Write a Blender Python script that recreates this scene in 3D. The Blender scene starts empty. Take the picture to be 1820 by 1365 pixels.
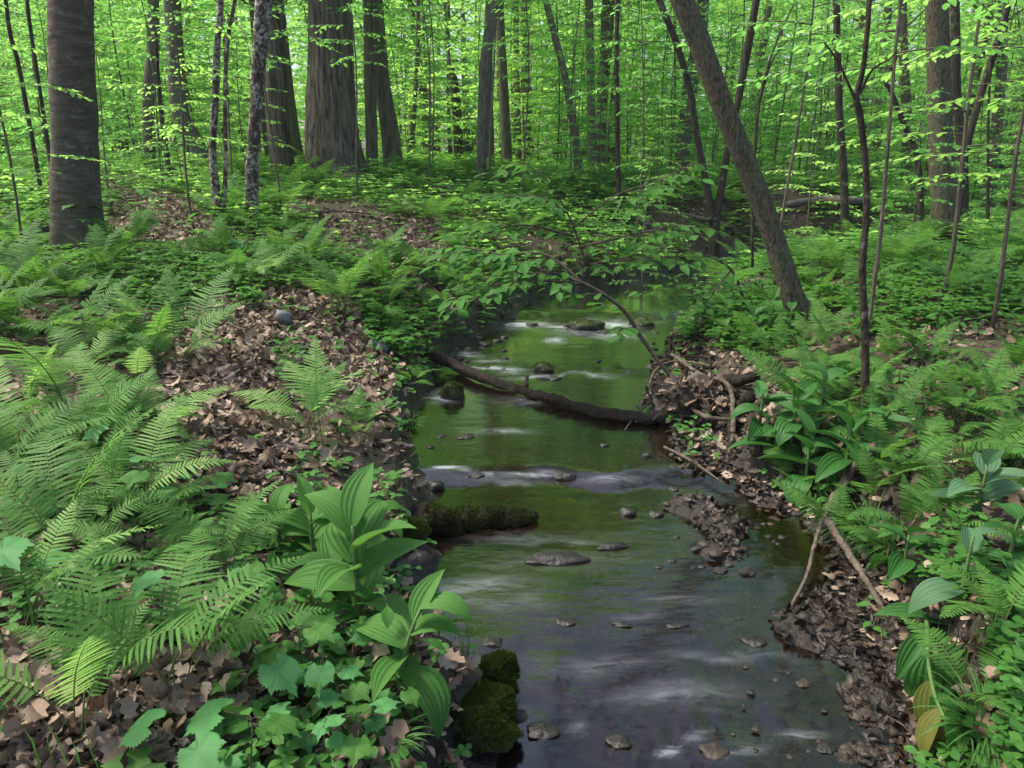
import bpy, math, random
import numpy as np
from mathutils import Vector, Matrix, Euler

random.seed(7)
RNG = np.random.default_rng(11)
R = math.radians
PI = math.pi
scn = bpy.context.scene
COL = scn.collection

# ------------------------------------------------------------------ camera, world, sun, exposure
CAM_H, PITCH, FPX = 1.6, R(17.0), 1300.0
cam_d = bpy.data.cameras.new('camera')
cam_d.sensor_width = 36.0
cam_d.lens = 36.0 * FPX / 1820.0
cam_d.clip_start = 0.05
cam_d.clip_end = 600.0
cam_o = bpy.data.objects.new('camera', cam_d)
COL.objects.link(cam_o)
cam_o.location = (0, 0, CAM_H)
cam_o.rotation_euler = (R(90) - PITCH, 0, 0)
scn.camera = cam_o

SUN_EL, SUN_AZ = R(56), R(-78)     # azimuth of the sun, measured from +Y towards +X
world = bpy.data.worlds.new("World")
scn.world = world
world.use_nodes = True
wnt = world.node_tree
for n in list(wnt.nodes): wnt.nodes.remove(n)
sky = wnt.nodes.new('ShaderNodeTexSky')
sky.sky_type = 'NISHITA'
sky.sun_disc = False
sky.sun_elevation = SUN_EL
sky.sun_rotation = SUN_AZ
sky.air_density = 1.0
sky.dust_density = 4.0
sky.ozone_density = 1.0
bg = wnt.nodes.new('ShaderNodeBackground')
bg.inputs['Strength'].default_value = 0.08
wo = wnt.nodes.new('ShaderNodeOutputWorld')
wnt.links.new(sky.outputs[0], bg.inputs[0])
wnt.links.new(bg.outputs[0], wo.inputs[0])

sun_d = bpy.data.lights.new('sun', 'SUN')
sun_d.energy = 1.5
sun_d.angle = R(11)
sun_d.color = (1.0, 0.94, 0.80)
sun_o = bpy.data.objects.new('sun', sun_d)
COL.objects.link(sun_o)
sd = Vector((math.sin(SUN_AZ) * math.cos(SUN_EL), math.cos(SUN_AZ) * math.cos(SUN_EL), math.sin(SUN_EL)))
sun_o.rotation_euler = sd.to_track_quat('Z', 'Y').to_euler()
sun_o.location = (0, 0, 30)

scn.view_settings.view_transform = 'Standard'
scn.view_settings.look = 'None'
scn.view_settings.gamma = 1.0
scn.view_settings.use_curve_mapping = False
scn.view_settings.exposure = 1.88
scn.cycles.max_bounces = 8
scn.cycles.diffuse_bounces = 4
scn.cycles.glossy_bounces = 3
scn.cycles.transmission_bounces = 6
scn.cycles.transparent_max_bounces = 8
scn.cycles.caustics_reflective = False
scn.cycles.caustics_refractive = False

# ------------------------------------------------------------------ pixel rays, noise, terrain
CP, SP = math.cos(PITCH), math.sin(PITCH)
def ray(px, py):
    a = (px - 910.0) / FPX
    b = (682.5 - py) / FPX
    return np.array([a, CP + b * SP, -SP + b * CP])
def at_z(px, py, z):
    d = ray(px, py)
    t = (z - CAM_H) / d[2]
    return np.array([d[0] * t, d[1] * t, z])
def at_y(px, py, y):
    d = ray(px, py)
    t = y / d[1]
    return np.array([d[0] * t, y, CAM_H + d[2] * t])
def depth_of(p):
    return p[1] * CP - (p[2] - CAM_H) * SP

_perm = np.random.default_rng(3).random((256, 256))
def vnoise(x, y):
    xi = np.floor(x).astype(int); yi = np.floor(y).astype(int)
    fx = x - xi; fy = y - yi
    fx = fx * fx * (3 - 2 * fx); fy = fy * fy * (3 - 2 * fy)
    a = _perm[xi & 255, yi & 255]; b = _perm[(xi + 1) & 255, yi & 255]
    c = _perm[xi & 255, (yi + 1) & 255]; d = _perm[(xi + 1) & 255, (yi + 1) & 255]
    return (a * (1 - fx) + b * fx) * (1 - fy) + (c * (1 - fx) + d * fx) * fy
def fbm(x, y, o=4):
    s = 0; a = 0.5
    for i in range(o):
        s = s + a * (vnoise(x + 17.3 * i, y - 9.1 * i) - 0.5)
        x = x * 2.03; y = y * 2.03; a *= 0.5
    return s
def sm(t):
    t = np.clip(t, 0, 1)
    return t * t * (3 - 2 * t)

# water level: small steps at the riffles
_WY = [-5, 3.45, 3.62, 5.3, 5.5, 7.15, 7.4, 40]
_WZ = [0, 0.0, 0.035, 0.04, 0.065, 0.07, 0.12, 0.14]
def zw(y): return np.interp(y, _WY, _WZ)
def at_w(px, py):
    z = 0.0
    for i in range(6):
        p = at_z(px, py, z); z = float(zw(p[1]))
    return p
_L = [(850, 1365), (905, 1290), (880, 1230), (800, 1190), (745, 1110), (752, 1030), (772, 985), (760, 900), (745, 840), (728, 780), (748, 705), (775, 655), (800, 618), (868, 592), (905, 560), (945, 530), (1010, 512), (1130, 502)]
_Rt = [(1600, 1365), (1585, 1270), (1545, 1180), (1440, 1060), (1465, 985), (1400, 915), (1300, 865), (1210, 835), (1195, 780), (1165, 730), (1170, 680), (1195, 640), (1195, 600), (1225, 560), (1250, 530), (1290, 512)]
LP = np.array([at_w(*p)[:2] for p in _L]); RP = np.array([at_w(*p)[:2] for p in _Rt])
LP = LP[np.argsort(LP[:, 1])]; RP = RP[np.argsort(RP[:, 1])]
_ly = np.concatenate([[-6, 0.5], LP[:, 1], [11.2, 13.0]]); _lx = np.concatenate([[-0.6, -0.25], LP[:, 0], [3.2, 9.0]])
_ry = np.concatenate([[-6, 0.5], RP[:, 1], [10.6, 12.0]]); _rx = np.concatenate([[1.2, 1.0], RP[:, 0], [5.5, 14.0]])
def xl(y): return np.interp(y, _ly, _lx)
def xr(y): return np.interp(y, _ry, _rx)
# width of the low muddy shore on the right side
def shore(y): return np.interp(y, [0, 1.6, 2.2, 2.6, 3.4, 4.0, 5.2, 6.2, 8], [0.05, 0.06, 0.22, 0.26, 0.20, 0.35, 0.3, 0.15, 0.05])
BARS = [(at_w(*c)[:2], rx, ry, a) for c, rx, ry, a in [((1300, 925), .26, .30, .085), ((1210, 900), .14, .10, .07), ((1270, 985), .16, .10, .07), ((1400, 1120), .12, .10, .08), ((1480, 1150), .14, .12, .07), ((1530, 1250), .12, .12, .06), ((1440, 1330), .12, .08, .05), ((1180, 655), .2, .2, .07)]]
def hgt(x, y):
    x = np.asarray(x, float); y = np.asarray(y, float)
    wob = fbm(x * 3.1, y * 3.1, 3) * 0.16
    dl = xl(y) - x + wob
    dr = x - xr(y) + wob
    w = zw(y)
    n1 = fbm(x * 0.5, y * 0.5, 3)
    n2 = fbm(x * 2.3 + 5, y * 2.3, 4)
    far = sm((y - 2) / 14.0)
    hl = 0.20 * sm(dl / 0.16) + (0.14 + 0.22 * sm((y - 1.5) / 3)) * sm(dl / 1.2) + (0.10 + 0.34 * far) * sm((dl - 0.8) / 3.0) + 0.25 * sm((dl - 3) / 9)
    s = shore(y)
    d2 = dr - s
    hr = 0.035 * np.clip(dr / np.maximum(s, .03), 0, 1) + 0.19 * sm(d2 / 0.16) + (0.12 + 0.10 * sm((y - 2) / 4)) * sm(d2 / 1.8) + 0.10 * sm((d2 - 2) / 5)
    bed = -0.10 * sm(np.minimum(-dl, -dr) / 0.25) + 0.05 * n2
    for c, rx, ry, a in BARS: bed = bed + a * np.exp(-((x - c[0]) / rx) ** 2 - ((y - c[1]) / ry) ** 2) * (1 + 2.5 * n2)
    h = np.where(dl > 0, hl, np.where(dr > 0, hr, bed))
    out = np.maximum(np.maximum(dl, dr), 0)
    h = h + w + n1 * 0.30 * sm(out / 2) + n2 * 0.10 * sm(out / 0.35)
    h = h + 0.35 * sm((y - 12) / 30)
    return h
def H(x, y): return float(hgt(np.array([x]), np.array([y]))[0])
def G(px, py, tmax=70):
    d = ray(px, py)
    t = np.concatenate([np.arange(1.0, 14, 0.02), np.arange(14, tmax, 0.15)])
    z = CAM_H + d[2] * t
    hh = hgt(d[0] * t, d[1] * t)
    k = np.argmax(z < hh)
    if z[k] >= hh[k]: k = len(t) - 1
    return np.array([d[0] * t[k], d[1] * t[k], hh[k]])

# ------------------------------------------------------------------ mesh helpers
def mesh_np(name, V, Q=None, T=None, smooth=False):
    V = np.asarray(V, np.float32).reshape(-1, 3)
    nq = 0 if Q is None else len(Q); ntr = 0 if T is None else len(T)
    me = bpy.data.meshes.new(name)
    me.vertices.add(len(V)); me.vertices.foreach_set('co', V.ravel())
    loops = []
    if nq: loops.append(np.asarray(Q, np.int32).ravel())
    if ntr: loops.append(np.asarray(T, np.int32).ravel())
    loops = np.concatenate(loops)
    me.loops.add(len(loops)); me.loops.foreach_set('vertex_index', loops)
    tot = np.concatenate([np.full(nq, 4, np.int32), np.full(ntr, 3, np.int32)])
    st = np.concatenate([[0], np.cumsum(tot)[:-1]]).astype(np.int32)
    me.polygons.add(len(tot)); me.polygons.foreach_set('loop_start', st); me.polygons.foreach_set('loop_total', tot)
    if smooth: me.polygons.foreach_set('use_smooth', np.ones(len(tot), bool))
    me.update(calc_edges=True)
    return me

class MB:
    """collects pieces of one mesh"""
    def __init__(s): s.V = []; s.Q = []; s.T = []; s.n = 0
    def add(s, V, Q=None, T=None):
        V = np.asarray(V, float).reshape(-1, 3)
        if Q is not None and len(Q): s.Q.append(np.asarray(Q) + s.n)
        if T is not None and len(T): s.T.append(np.asarray(T) + s.n)
        s.V.append(V); s.n += len(V)
    def mesh(s, name, smooth=False, off=None):
        V = np.concatenate(s.V)
        if off is not None: V = V - np.asarray(off)
        return mesh_np(name, V, np.concatenate(s.Q) if s.Q else None, np.concatenate(s.T) if s.T else None, smooth)

def nrm(a): return a / np.maximum(np.linalg.norm(a, axis=-1, keepdims=True), 1e-9)

def tube(mb, pts, rad, n=8, wob=0.0, flute=None):
    P = np.asarray(pts, float); m = len(P); rad = np.broadcast_to(np.asarray(rad, float), (m,))
    T = nrm(np.gradient(P, axis=0))
    ref = np.array([0.31, 0.9, 0.05]) if abs(T[0][2]) > 0.8 else np.array([0, 0, 1.0])
    u = nrm(np.cross(T[0], ref)); U = []
    for i in range(m):
        u = u - T[i] * u.dot(T[i]); u = u / np.linalg.norm(u); U.append(u)
    U = np.array(U); W = np.cross(T, U)
    a = np.linspace(0, 2 * PI, n, endpoint=False)
    rr = rad[:, None] * np.ones((m, n))
    if wob:
        ph = RNG.random() * 10
        rr = rr * (1 + wob * (np.sin(3 * a[None] + ph + np.arange(m)[:, None] * .35) * .5 + RNG.normal(0, .35, (m, n))))
    if flute is not None:
        rr = rr * (1 + flute[:, None] * np.sin(5 * a[None] + 1.3))
    V = P[:, None] + rr[..., None] * (np.cos(a)[None, :, None] * U[:, None] + np.sin(a)[None, :, None] * W[:, None])
    idx = np.arange(m * n).reshape(m, n)
    q = np.stack([idx[:-1], np.roll(idx[:-1], -1, 1), np.roll(idx[1:], -1, 1), idx[1:]], -1).reshape(-1, 4)
    V = V.reshape(-1, 3)
    V = np.concatenate([V, P[:1], P[-1:]])
    c0, c1 = m * n, m * n + 1
    t = [[c0, idx[0, (k + 1) % n], idx[0, k]] for k in range(n)] + [[c1, idx[-1, k], idx[-1, (k + 1) % n]] for k in range(n)]
    mb.add(V, q, t)

def smooth_path(pts, k=6):
    """Catmull-Rom through the points"""
    P = np.asarray(pts, float)
    if len(P) < 3:
        t = np.linspace(0, 1, k + 1)[:, None]; return P[0] * (1 - t) + P[-1] * t
    P = np.concatenate([[2 * P[0] - P[1]], P, [2 * P[-1] - P[-2]]])
    out = []
    for i in range(1, len(P) - 2):
        for s in np.linspace(0, 1, k, endpoint=False):
            a, b, c, d = P[i - 1], P[i], P[i + 1], P[i + 2]
            out.append(0.5 * ((2 * b) + (c - a) * s + (2 * a - 5 * b + 4 * c - d) * s * s + (-a + 3 * b - 3 * c + d) * s ** 3))
    out.append(P[-2])
    return np.array(out)

def leafset(mb, pos, d, n, L, W, prof, bend=0.0, fold=0.15, cup=0.0, pleat=None, cols=3):
    """strip leaves: one row of stations along d, three or more columns across"""
    pos = np.asarray(pos, float).reshape(-1, 3); N = len(pos)
    d = nrm(np.broadcast_to(np.asarray(d, float), (N, 3))); n = np.broadcast_to(np.asarray(n, float), (N, 3))
    n = nrm(n - d * (n * d).sum(1, keepdims=True)); s = np.cross(n, d)
    L = np.broadcast_to(np.asarray(L, float), (N,)); W = np.broadcast_to(np.asarray(W, float), (N,))
    bend = np.broadcast_to(np.asarray(bend, float), (N,)); fold = np.broadcast_to(np.asarray(fold, float), (N,))
    prof = np.asarray(prof, float); S = len(prof)
    t = np.linspace(0, 1, S)
    ang = bend[:, None] * t[None]
    dx = np.cos(ang); dz = -np.sin(ang)
    cx = np.concatenate([np.zeros((N, 1)), np.cumsum((dx[:, 1:] + dx[:, :-1]) / 2, 1)], 1) / (S - 1)
    cz = np.concatenate([np.zeros((N, 1)), np.cumsum((dz[:, 1:] + dz[:, :-1]) / 2, 1)], 1) / (S - 1)
    C = pos[:, None] + L[:, None, None] * (cx[..., None] * d[:, None] + cz[..., None] * n[:, None])
    nn = (np.cos(ang)[..., None] * n[:, None] + np.sin(ang)[..., None] * d[:, None])
    c = np.linspace(-1, 1, cols)
    w = W[:, None] * 0.5 * prof[None]
    off_s = w[:, :, None] * c[None, None] * np.sqrt(1 - np.minimum(np.abs(fold), .9)[:, None, None] ** 2)
    up = w[:, :, None] * (np.abs(c)[None, None] * fold[:, None, None] + cup * (c ** 2)[None, None])
    if pleat is not None:
        k, amp = pleat
        up = up + (amp * W)[:, None, None] * prof[None, :, None] * np.cos(c * PI * k)[None, None]
    V = C[:, :, None] + off_s[..., None] * s[:, None, None] + up[..., None] * nn[:, :, None]
    idx = np.arange(N * S * cols).reshape(N, S, cols)
    q = np.stack([idx[:, :-1, :-1], idx[:, 1:, :-1], idx[:, 1:, 1:], idx[:, :-1, 1:]], -1).reshape(-1, 4)
    mb.add(V.reshape(-1, 3), q)

def link(name, me, mat=None, parent=None, loc=None):
    o = bpy.data.objects.new(name, me)
    if mat is not None and len(me.materials) == 0: me.materials.append(mat)
    COL.objects.link(o)
    if parent is not None: o.parent = parent
    if loc is not None: o.location = loc
    return o
def tag(o, label, cat, group=None, kind=None):
    if label: o['label'] = label
    if cat: o['category'] = cat
    if group: o['group'] = group
    if kind: o['kind'] = kind
    return o
def thing(name, loc, label, cat, group=None, rz=0, s=1.0):
    o = bpy.data.objects.new(name, None)
    o.empty_display_size = 0.05
    COL.objects.link(o)
    o.location = loc; o.rotation_euler = (0, 0, rz); o.scale = (s, s, s)
    return tag(o, label, cat, group)

# ------------------------------------------------------------------ materials
class NT:
    def __init__(s, name):
        s.m = bpy.data.materials.new(name); s.m.use_nodes = True; s.t = s.m.node_tree
        for n in list(s.t.nodes): s.t.nodes.remove(n)
        s.out = s.t.nodes.new('ShaderNodeOutputMaterial')
    def n(s, typ, **kw):
        nd = s.t.nodes.new('ShaderNode' + typ)
        for k, v in kw.items():
            if k in nd.inputs: s.set(nd.inputs[k], v)
            else: setattr(nd, k, v)
        return nd
    def set(s, sock, v):
        if isinstance(v, bpy.types.NodeSocket): s.t.links.new(v, sock)
        else: sock.default_value = v
    def l(s, a, b): s.t.links.new(a, b)
    def coord(s, which='Object', scale=(1, 1, 1)):
        tc = s.n('TexCoord'); mp = s.n('Mapping'); s.l(tc.outputs[which], mp.inputs[0]); mp.inputs['Scale'].default_value = scale
        return mp.outputs[0]
    def noise(s, vec, scale, det=4, rough=.6, dist=0):
        nd = s.n('TexNoise'); s.l(vec, nd.inputs['Vector']); nd.inputs['Scale'].default_value = scale
        nd.inputs['Detail'].default_value = det; nd.inputs['Roughness'].default_value = rough; nd.inputs['Distortion'].default_value = dist
        return nd.outputs['Fac']
    def ramp(s, fac, stops):
        r = s.n('ValToRGB'); s.l(fac, r.inputs[0]); e = r.color_ramp.elements
        while len(e) > 1: e.remove(e[-1])
        e[0].position = stops[0][0]; e[0].color = (*stops[0][1], 1)
        for p, c in stops[1:]:
            k = e.new(p); k.color = (*c, 1)
        return r.outputs[0]
    def mix(s, fac, a, b, typ='MIX'):
        m = s.n('Mix', data_type='RGBA', blend_type=typ)
        for sock, v in ((m.inputs[0], fac), (m.inputs[6], a), (m.inputs[7], b)):
            if isinstance(v, tuple) and len(v) == 3: v = (*v, 1)
            s.set(sock, v)
        return m.outputs[2]
    def math(s, op, a, b=0.0, clamp=False):
        m = s.n('Math', operation=op, use_clamp=clamp); s.set(m.inputs[0], a); s.set(m.inputs[1], b); return m.outputs[0]
    def bump(s, h, st=.5, dist=.02):
        b = s.n('Bump'); s.l(h, b.inputs['Height']); b.inputs['Strength'].default_value = st; b.inputs['Distance'].default_value = dist
        return b.outputs[0]

def g3(v): return (v, v, v)
def leaf_mat(name, c1, c2, trans=.35, rough=.5, tcol=None, vein=0, tint=.30, spec=.2, tv=1.9):
    t = NT(name)
    geo = t.n('NewGeometry'); oi = t.n('ObjectInfo')
    f = t.math('ADD', t.math('MULTIPLY', geo.outputs['Random Per Island'], .65), t.math('MULTIPLY', oi.outputs['Random'], .35))
    col = t.mix(f, c1, c2)
    v = t.coord('Object')
    nz = t.noise(v, 9, 3)
    col = t.mix(t.math('MULTIPLY', nz, tint), col, (c1[0] * .55, c1[1] * .6, c1[2] * .5))
    p = t.n('BsdfPrincipled', Roughness=rough); t.l(col, p.inputs['Base Color'])
    p.inputs['Specular IOR Level'].default_value = spec
    if vein:
        b = t.bump(t.noise(v, vein, 2), .25, .004); t.l(b, p.inputs['Normal'])
    tr = t.n('BsdfTranslucent')
    hs = t.n('HueSaturation', Saturation=1.05, Value=tv, Hue=.485); t.l(col, hs.inputs['Color']); t.l(hs.outputs[0], tr.inputs[0])
    mx = t.n('MixShader'); mx.inputs[0].default_value = trans
    t.l(p.outputs[0], mx.inputs[1]); t.l(tr.outputs[0], mx.inputs[2]); t.l(mx.outputs[0], t.out.inputs[0])
    return t.m

def bark_mat(name, dark, light, sc=30, stretch=.12, bump=.8, lich=None, lamt=.5, lscale=3, hor=False, moss=0.0, lv=None, con=.16):
    t = NT(name)
    v = t.coord('Object', (1, 1, stretch) if not hor else (stretch, stretch, 1))
    vo = t.coord('Object')
    n1 = t.noise(v, sc, 5, .65, .4)
    n2 = t.noise(vo if lv is None else t.coord('Object', lv), lscale, 5, .6)
    n3 = t.noise(vo, 60, 3)
    col = t.ramp(n1, [(.5 - con, dark), (.5, tuple((a + b) / 2 for a, b in zip(dark, light))), (.5 + con, light)])
    col = t.mix(t.math('MULTIPLY', n3, .5), col, tuple(a * .5 for a in dark))
    if lich:
        m = t.ramp(n2, [(.60 - lamt * .25, g3(0)), (.68 - lamt * .2, g3(1))])
        m2 = t.ramp(t.noise(vo, 28, 4), [(.44, g3(0)), (.58, g3(1))])
        col = t.mix(t.mix(1.0, m, m2, 'MULTIPLY'), col, lich)
    if moss > 0:
        sx = t.n('SeparateXYZ'); t.l(vo, sx.inputs[0])
        zf = t.math('SUBTRACT', moss, sx.outputs[2], True)
        mm = t.math('MULTIPLY', zf, t.ramp(n2, [(.4, g3(0)), (.55, g3(1))]), True)
        col = t.mix(mm, col, (.035, .06, .012))
    p = t.n('BsdfPrincipled', Roughness=.85); t.l(col, p.inputs['Base Color']); p.inputs['Specular IOR Level'].default_value = .2
    hh = t.math('ADD', n1, t.math('MULTIPLY', n3, .3))
    t.l(t.bump(hh, bump, .03), p.inputs['Normal'])
    t.l(p.outputs[0], t.out.inputs[0])
    return t.m

M = {}
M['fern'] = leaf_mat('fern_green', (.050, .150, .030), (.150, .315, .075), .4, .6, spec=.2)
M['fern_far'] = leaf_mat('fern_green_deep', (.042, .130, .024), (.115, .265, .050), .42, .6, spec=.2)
M['fern_lime'] = leaf_mat('fern_lime', (.15, .32, .08), (.24, .40, .12), .4, .6)
M['maple'] = leaf_mat('seedling_green', (.075, .235, .075), (.110, .290, .100), .32, .55, vein=40)
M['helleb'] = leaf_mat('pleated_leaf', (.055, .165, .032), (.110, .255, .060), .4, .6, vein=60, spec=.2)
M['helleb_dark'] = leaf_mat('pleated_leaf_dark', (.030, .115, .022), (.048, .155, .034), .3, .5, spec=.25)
M['helleb_pale'] = leaf_mat('pleated_leaf_pale', (.070, .155, .075), (.10, .20, .10), .3, .45)
M['shrub'] = leaf_mat('shrub_leaf', (.050, .165, .030), (.090, .235, .050), .42, .6, spec=.15)
M['crown'] = leaf_mat('canopy_leaf', (.125, .275, .060), (.210, .40, .100), .56, .5, tint=.12, tv=2.5, spec=.1)  # translucent colour raised to paint sunlight into the background leaves
M['crown_b'] = leaf_mat('canopy_leaf_cool', (.075, .215, .050), (.130, .300, .075), .55, .5, tint=.15, tv=2.5, spec=.1)
M['crown_y'] = leaf_mat('canopy_leaf_yellow', (.18, .35, .08), (.27, .46, .13), .6, .5, tint=.1, tv=2.5, spec=.1)
M['herb'] = leaf_mat('herb_leaf', (.050, .165, .035), (.100, .245, .055), .35, .5)
M['herb_m'] = leaf_mat('herb_leaf_mid', (.050, .155, .026), (.105, .265, .048), .42, .5, spec=.2)
M['herb_shade'] = leaf_mat('herb_leaf_shaded', (.035, .120, .022), (.085, .225, .040), .3, .5)  # leaf colour darkened to stand in for shade on the right bank
M['grass'] = leaf_mat('grass_blade', (.045, .135, .03), (.09, .21, .05), .3, .45)
M['stem'] = leaf_mat('green_stem', (.09, .16, .05), (.12, .20, .07), .1, .5)
M['stipe'] = leaf_mat('fern_stalk', (.10, .13, .04), (.14, .17, .06), .1, .5)
M['moss'] = leaf_mat('moss', (.020, .030, .006), (.050, .082, .012), .3, .8, spec=.1)

def litter_mat():
    t = NT('dead_leaf')
    geo = t.n('NewGeometry')
    col = t.ramp(geo.outputs['Random Per Island'], [(0, (.045, .030, .020)), (.22, (.21, .15, .105)), (.5, (.38, .275, .20)), (.75, (.50, .385, .29)), (.93, (.55, .44, .34)), (1, (.28, .15, .08))])
    nz = t.noise(t.coord('Object'), 70, 5, .7)
    col = t.mix(t.math('MULTIPLY', nz, .8, True), col, (.05, .03, .02))
    p = t.n('BsdfPrincipled', Roughness=.6); t.l(col, p.inputs['Base Color']); p.inputs['Specular IOR Level'].default_value = .3
    tr = t.n('BsdfTranslucent'); t.l(col, tr.inputs[0])
    mx = t.n('MixShader'); mx.inputs[0].default_value = .12
    t.l(p.outputs[0], mx.inputs[1]); t.l(tr.outputs[0], mx.inputs[2]); t.l(mx.outputs[0], t.out.inputs[0])
    return t.m
M['litter'] = litter_mat()

M['beech'] = bark_mat('smooth_grey_bark', (.055, .045, .034), (.15, .125, .098), 6, 4.0, .3, (.15, .14, .125), .30, 5, lv=(1, 1, 3.5))
M['oak'] = bark_mat('furrowed_bark', (.045, .035, .026), (.25, .205, .165), 22, .08, 1.0, con=.12)
M['flaky'] = bark_mat('flaky_bark', (.035, .024, .020), (.13, .10, .085), 22, .5, .9, (.42, .38, .34), .75, 8)
M['grey'] = bark_mat('fine_grey_bark', (.06, .052, .034), (.21, .19, .135), 75, .25, 1.0, (.13, .15, .09), .3, 3, con=.12)
M['dark'] = bark_mat('dark_bark', (.020, .017, .013), (.090, .076, .058), 30, .2, .8, (.17, .17, .13), .15, 9)
M['brown'] = bark_mat('brown_bark', (.075, .062, .047), (.25, .21, .165), 30, .12, .9)
M['spotted'] = bark_mat('spotted_bark', (.025, .019, .014), (.08, .062, .045), 30, .3, .8, (.20, .18, .15), .25, 12)
M['pale'] = bark_mat('pale_bark', (.090, .080, .065), (.23, .21, .18), 30, .2, .6)
M['twig'] = bark_mat('twig_bark', (.05, .038, .03), (.16, .13, .10), 40, .5, .4)
M['wetwood'] = bark_mat('wet_wood', (.008, .006, .005), (.045, .037, .028), 26, .8, 1.0)
M['oldwood'] = bark_mat('weathered_wood', (.05, .038, .03), (.20, .165, .13), 20, 1.0, .8)

def rock_mat(name, dark, light, moss=0.0, rough=.35):
    t = NT(name)
    v = t.coord('Object')
    n = t.noise(v, 9, 6, .65); n2 = t.noise(v, 45, 4)
    col = t.ramp(n, [(.35, dark), (.65, light)])
    if moss:
        geo = t.n('NewGeometry'); sx = t.n('SeparateXYZ'); t.l(geo.outputs['Normal'], sx.inputs[0])
        f = t.math('ADD', t.math('MULTIPLY', sx.outputs[2], moss), t.math('SUBTRACT', t.noise(v, 14, 4), .75))
        f = t.ramp(f, [(.0, g3(0)), (.2, g3(1))])
        col = t.mix(f, col, t.mix(n2, (.014, .028, .003), (.04, .07, .010)))
    p = t.n('BsdfPrincipled', Roughness=rough); t.l(col, p.inputs['Base Color'])
    t.l(t.bump(t.math('ADD', n, t.math('MULTIPLY', n2, .5)), .7, .02), p.inputs['Normal'])
    t.l(p.outputs[0], t.out.inputs[0])
    return t.m
M['rock_wet'] = rock_mat('wet_stone', (.004, .0035, .003), (.018, .015, .012), 0, .5)
M['rock_grey'] = rock_mat('grey_stone', (.09, .10, .095), (.17, .19, .18), 0, .7)
M['rock_moss'] = rock_mat('mossy_stone', (.010, .009, .007), (.035, .028, .02), 1.0, .7)
M['gravel'] = rock_mat('gravel', (.008, .0055, .0035), (.045, .032, .020), 0, .6)
M['mudclod'] = rock_mat('mud', (.005, .004, .003), (.018, .013, .009), 0, .8)

# ------------------------------------------------------------------ ground
def axis(bands):
    out = []
    for a, b, st in bands:
        out.append(np.arange(a, b - 1e-6, st))
    out.append([bands[-1][1]])
    return np.concatenate(out)
gx = axis([(-110, -30, 5), (-30, -12, 1.2), (-12, -5, .3), (-5, -1.8, .1), (-1.8, 3.2, .035), (3.2, 6, .12), (6, 12, .35), (12, 30, 1.2), (30, 110, 5)])
gy = axis([(-20, 0, 1.0), (0, 1.2, .2), (1.2, 5, .04), (5, 9, .06), (9, 13, .1), (13, 20, .3), (20, 45, 1.0), (45, 200, 6)])
X, Y = np.meshgrid(gx, gy)
Z = hgt(X.ravel(), Y.ravel()).reshape(X.shape)
Z += (fbm(X * 9, Y * 9, 3) * .035) * (np.abs(X) < 12) * (Y < 20)
nx = len(gx)
ii = np.arange(X.size).reshape(X.shape)
Q = np.stack([ii[:-1, :-1], ii[:-1, 1:], ii[1:, 1:], ii[1:, :-1]], -1).reshape(-1, 4)
me = mesh_np('ground', np.stack([X, Y, Z], -1), Q, smooth=True)
wet = np.clip(1 - (Z - zw(Y)) / .32, 0, 1).ravel().astype(np.float32)
at = me.attributes.new('wet', 'FLOAT', 'POINT'); at.data.foreach_set('value', wet)
t = NT('forest_floor')
v = t.coord('Object')
n1 = t.noise(v, 2.2, 6, .65); n2 = t.noise(v, 24, 5, .7); n3 = t.noise(v, 7, 5, .6)
vor = t.n('TexVoronoi', Scale=17.0); t.l(v, vor.inputs['Vector'])
base = t.ramp(vor.outputs['Distance'], [(0, (.15, .10, .07)), (.45, (.08, .052, .036)), (.8, (.03, .02, .014))])
base = t.mix(t.math('MULTIPLY', n2, .6), base, (.05, .03, .022))
mossm = t.ramp(n3, [(.50, g3(0)), (.60, g3(1))])
base = t.mix(t.mix(1., mossm, g3(.65), 'MULTIPLY'), base, t.mix(n2, (.025, .045, .008), (.07, .11, .02)))
aw = t.n('Attribute', attribute_name='wet')
wf = t.ramp(aw.outputs['Fac'], [(.12, g3(0)), (.55, g3(1))])
mud = t.ramp(n2, [(.35, (.010, .007, .005)), (.6, (.024, .016, .011)), (.75, (.048, .032, .021))])
col = t.mix(wf, base, mud)
p = t.n('BsdfPrincipled'); t.l(col, p.inputs['Base Color'])
rg = t.ramp(wf, [(0, g3(.9)), (1, g3(.35))]); t.l(rg, p.inputs['Roughness'])
t.l(t.bump(t.math('ADD', n2, t.math('MULTIPLY', vor.outputs['Distance'], .6)), .9, .03), p.inputs['Normal'])
t.l(p.outputs[0], t.out.inputs[0])
ground = link('ground', me, t.m); tag(ground, None, None, kind='structure')

# ------------------------------------------------------------------ water
wyv = np.concatenate([np.arange(-3, 1.2, .2), np.arange(1.2, 9, .03), np.arange(9, 13, .08)])
wt = np.linspace(0, 1, 91)
A = xl(wyv) - .35; B = xr(wyv) + .45
WX = A[:, None] * (1 - wt) + B[:, None] * wt
WYv = np.repeat(wyv[:, None], len(wt), 1)
skew = fbm(WX * 1.7, WYv * 0 + 3.3, 3) * .35
WZv = np.interp(WYv + skew, _WY, _WZ)
rip = np.zeros_like(WZv)
for yc, wd, am in ((3.5, .16, .010), (5.4, .22, .012), (7.3, .25, .02), (1.85, .3, .02)):
    rip += am * np.exp(-((WYv + skew - yc) / wd) ** 2) * (fbm(WX * 9, WYv * 5, 3) * 2)
WZv = WZv + rip + fbm(WX * 2.2, WYv * 2.2, 3) * .006
foam_sheen = np.zeros_like(WZv)
_warp = fbm(WX * 4.0, WYv * 4.0, 3) * .22
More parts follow.
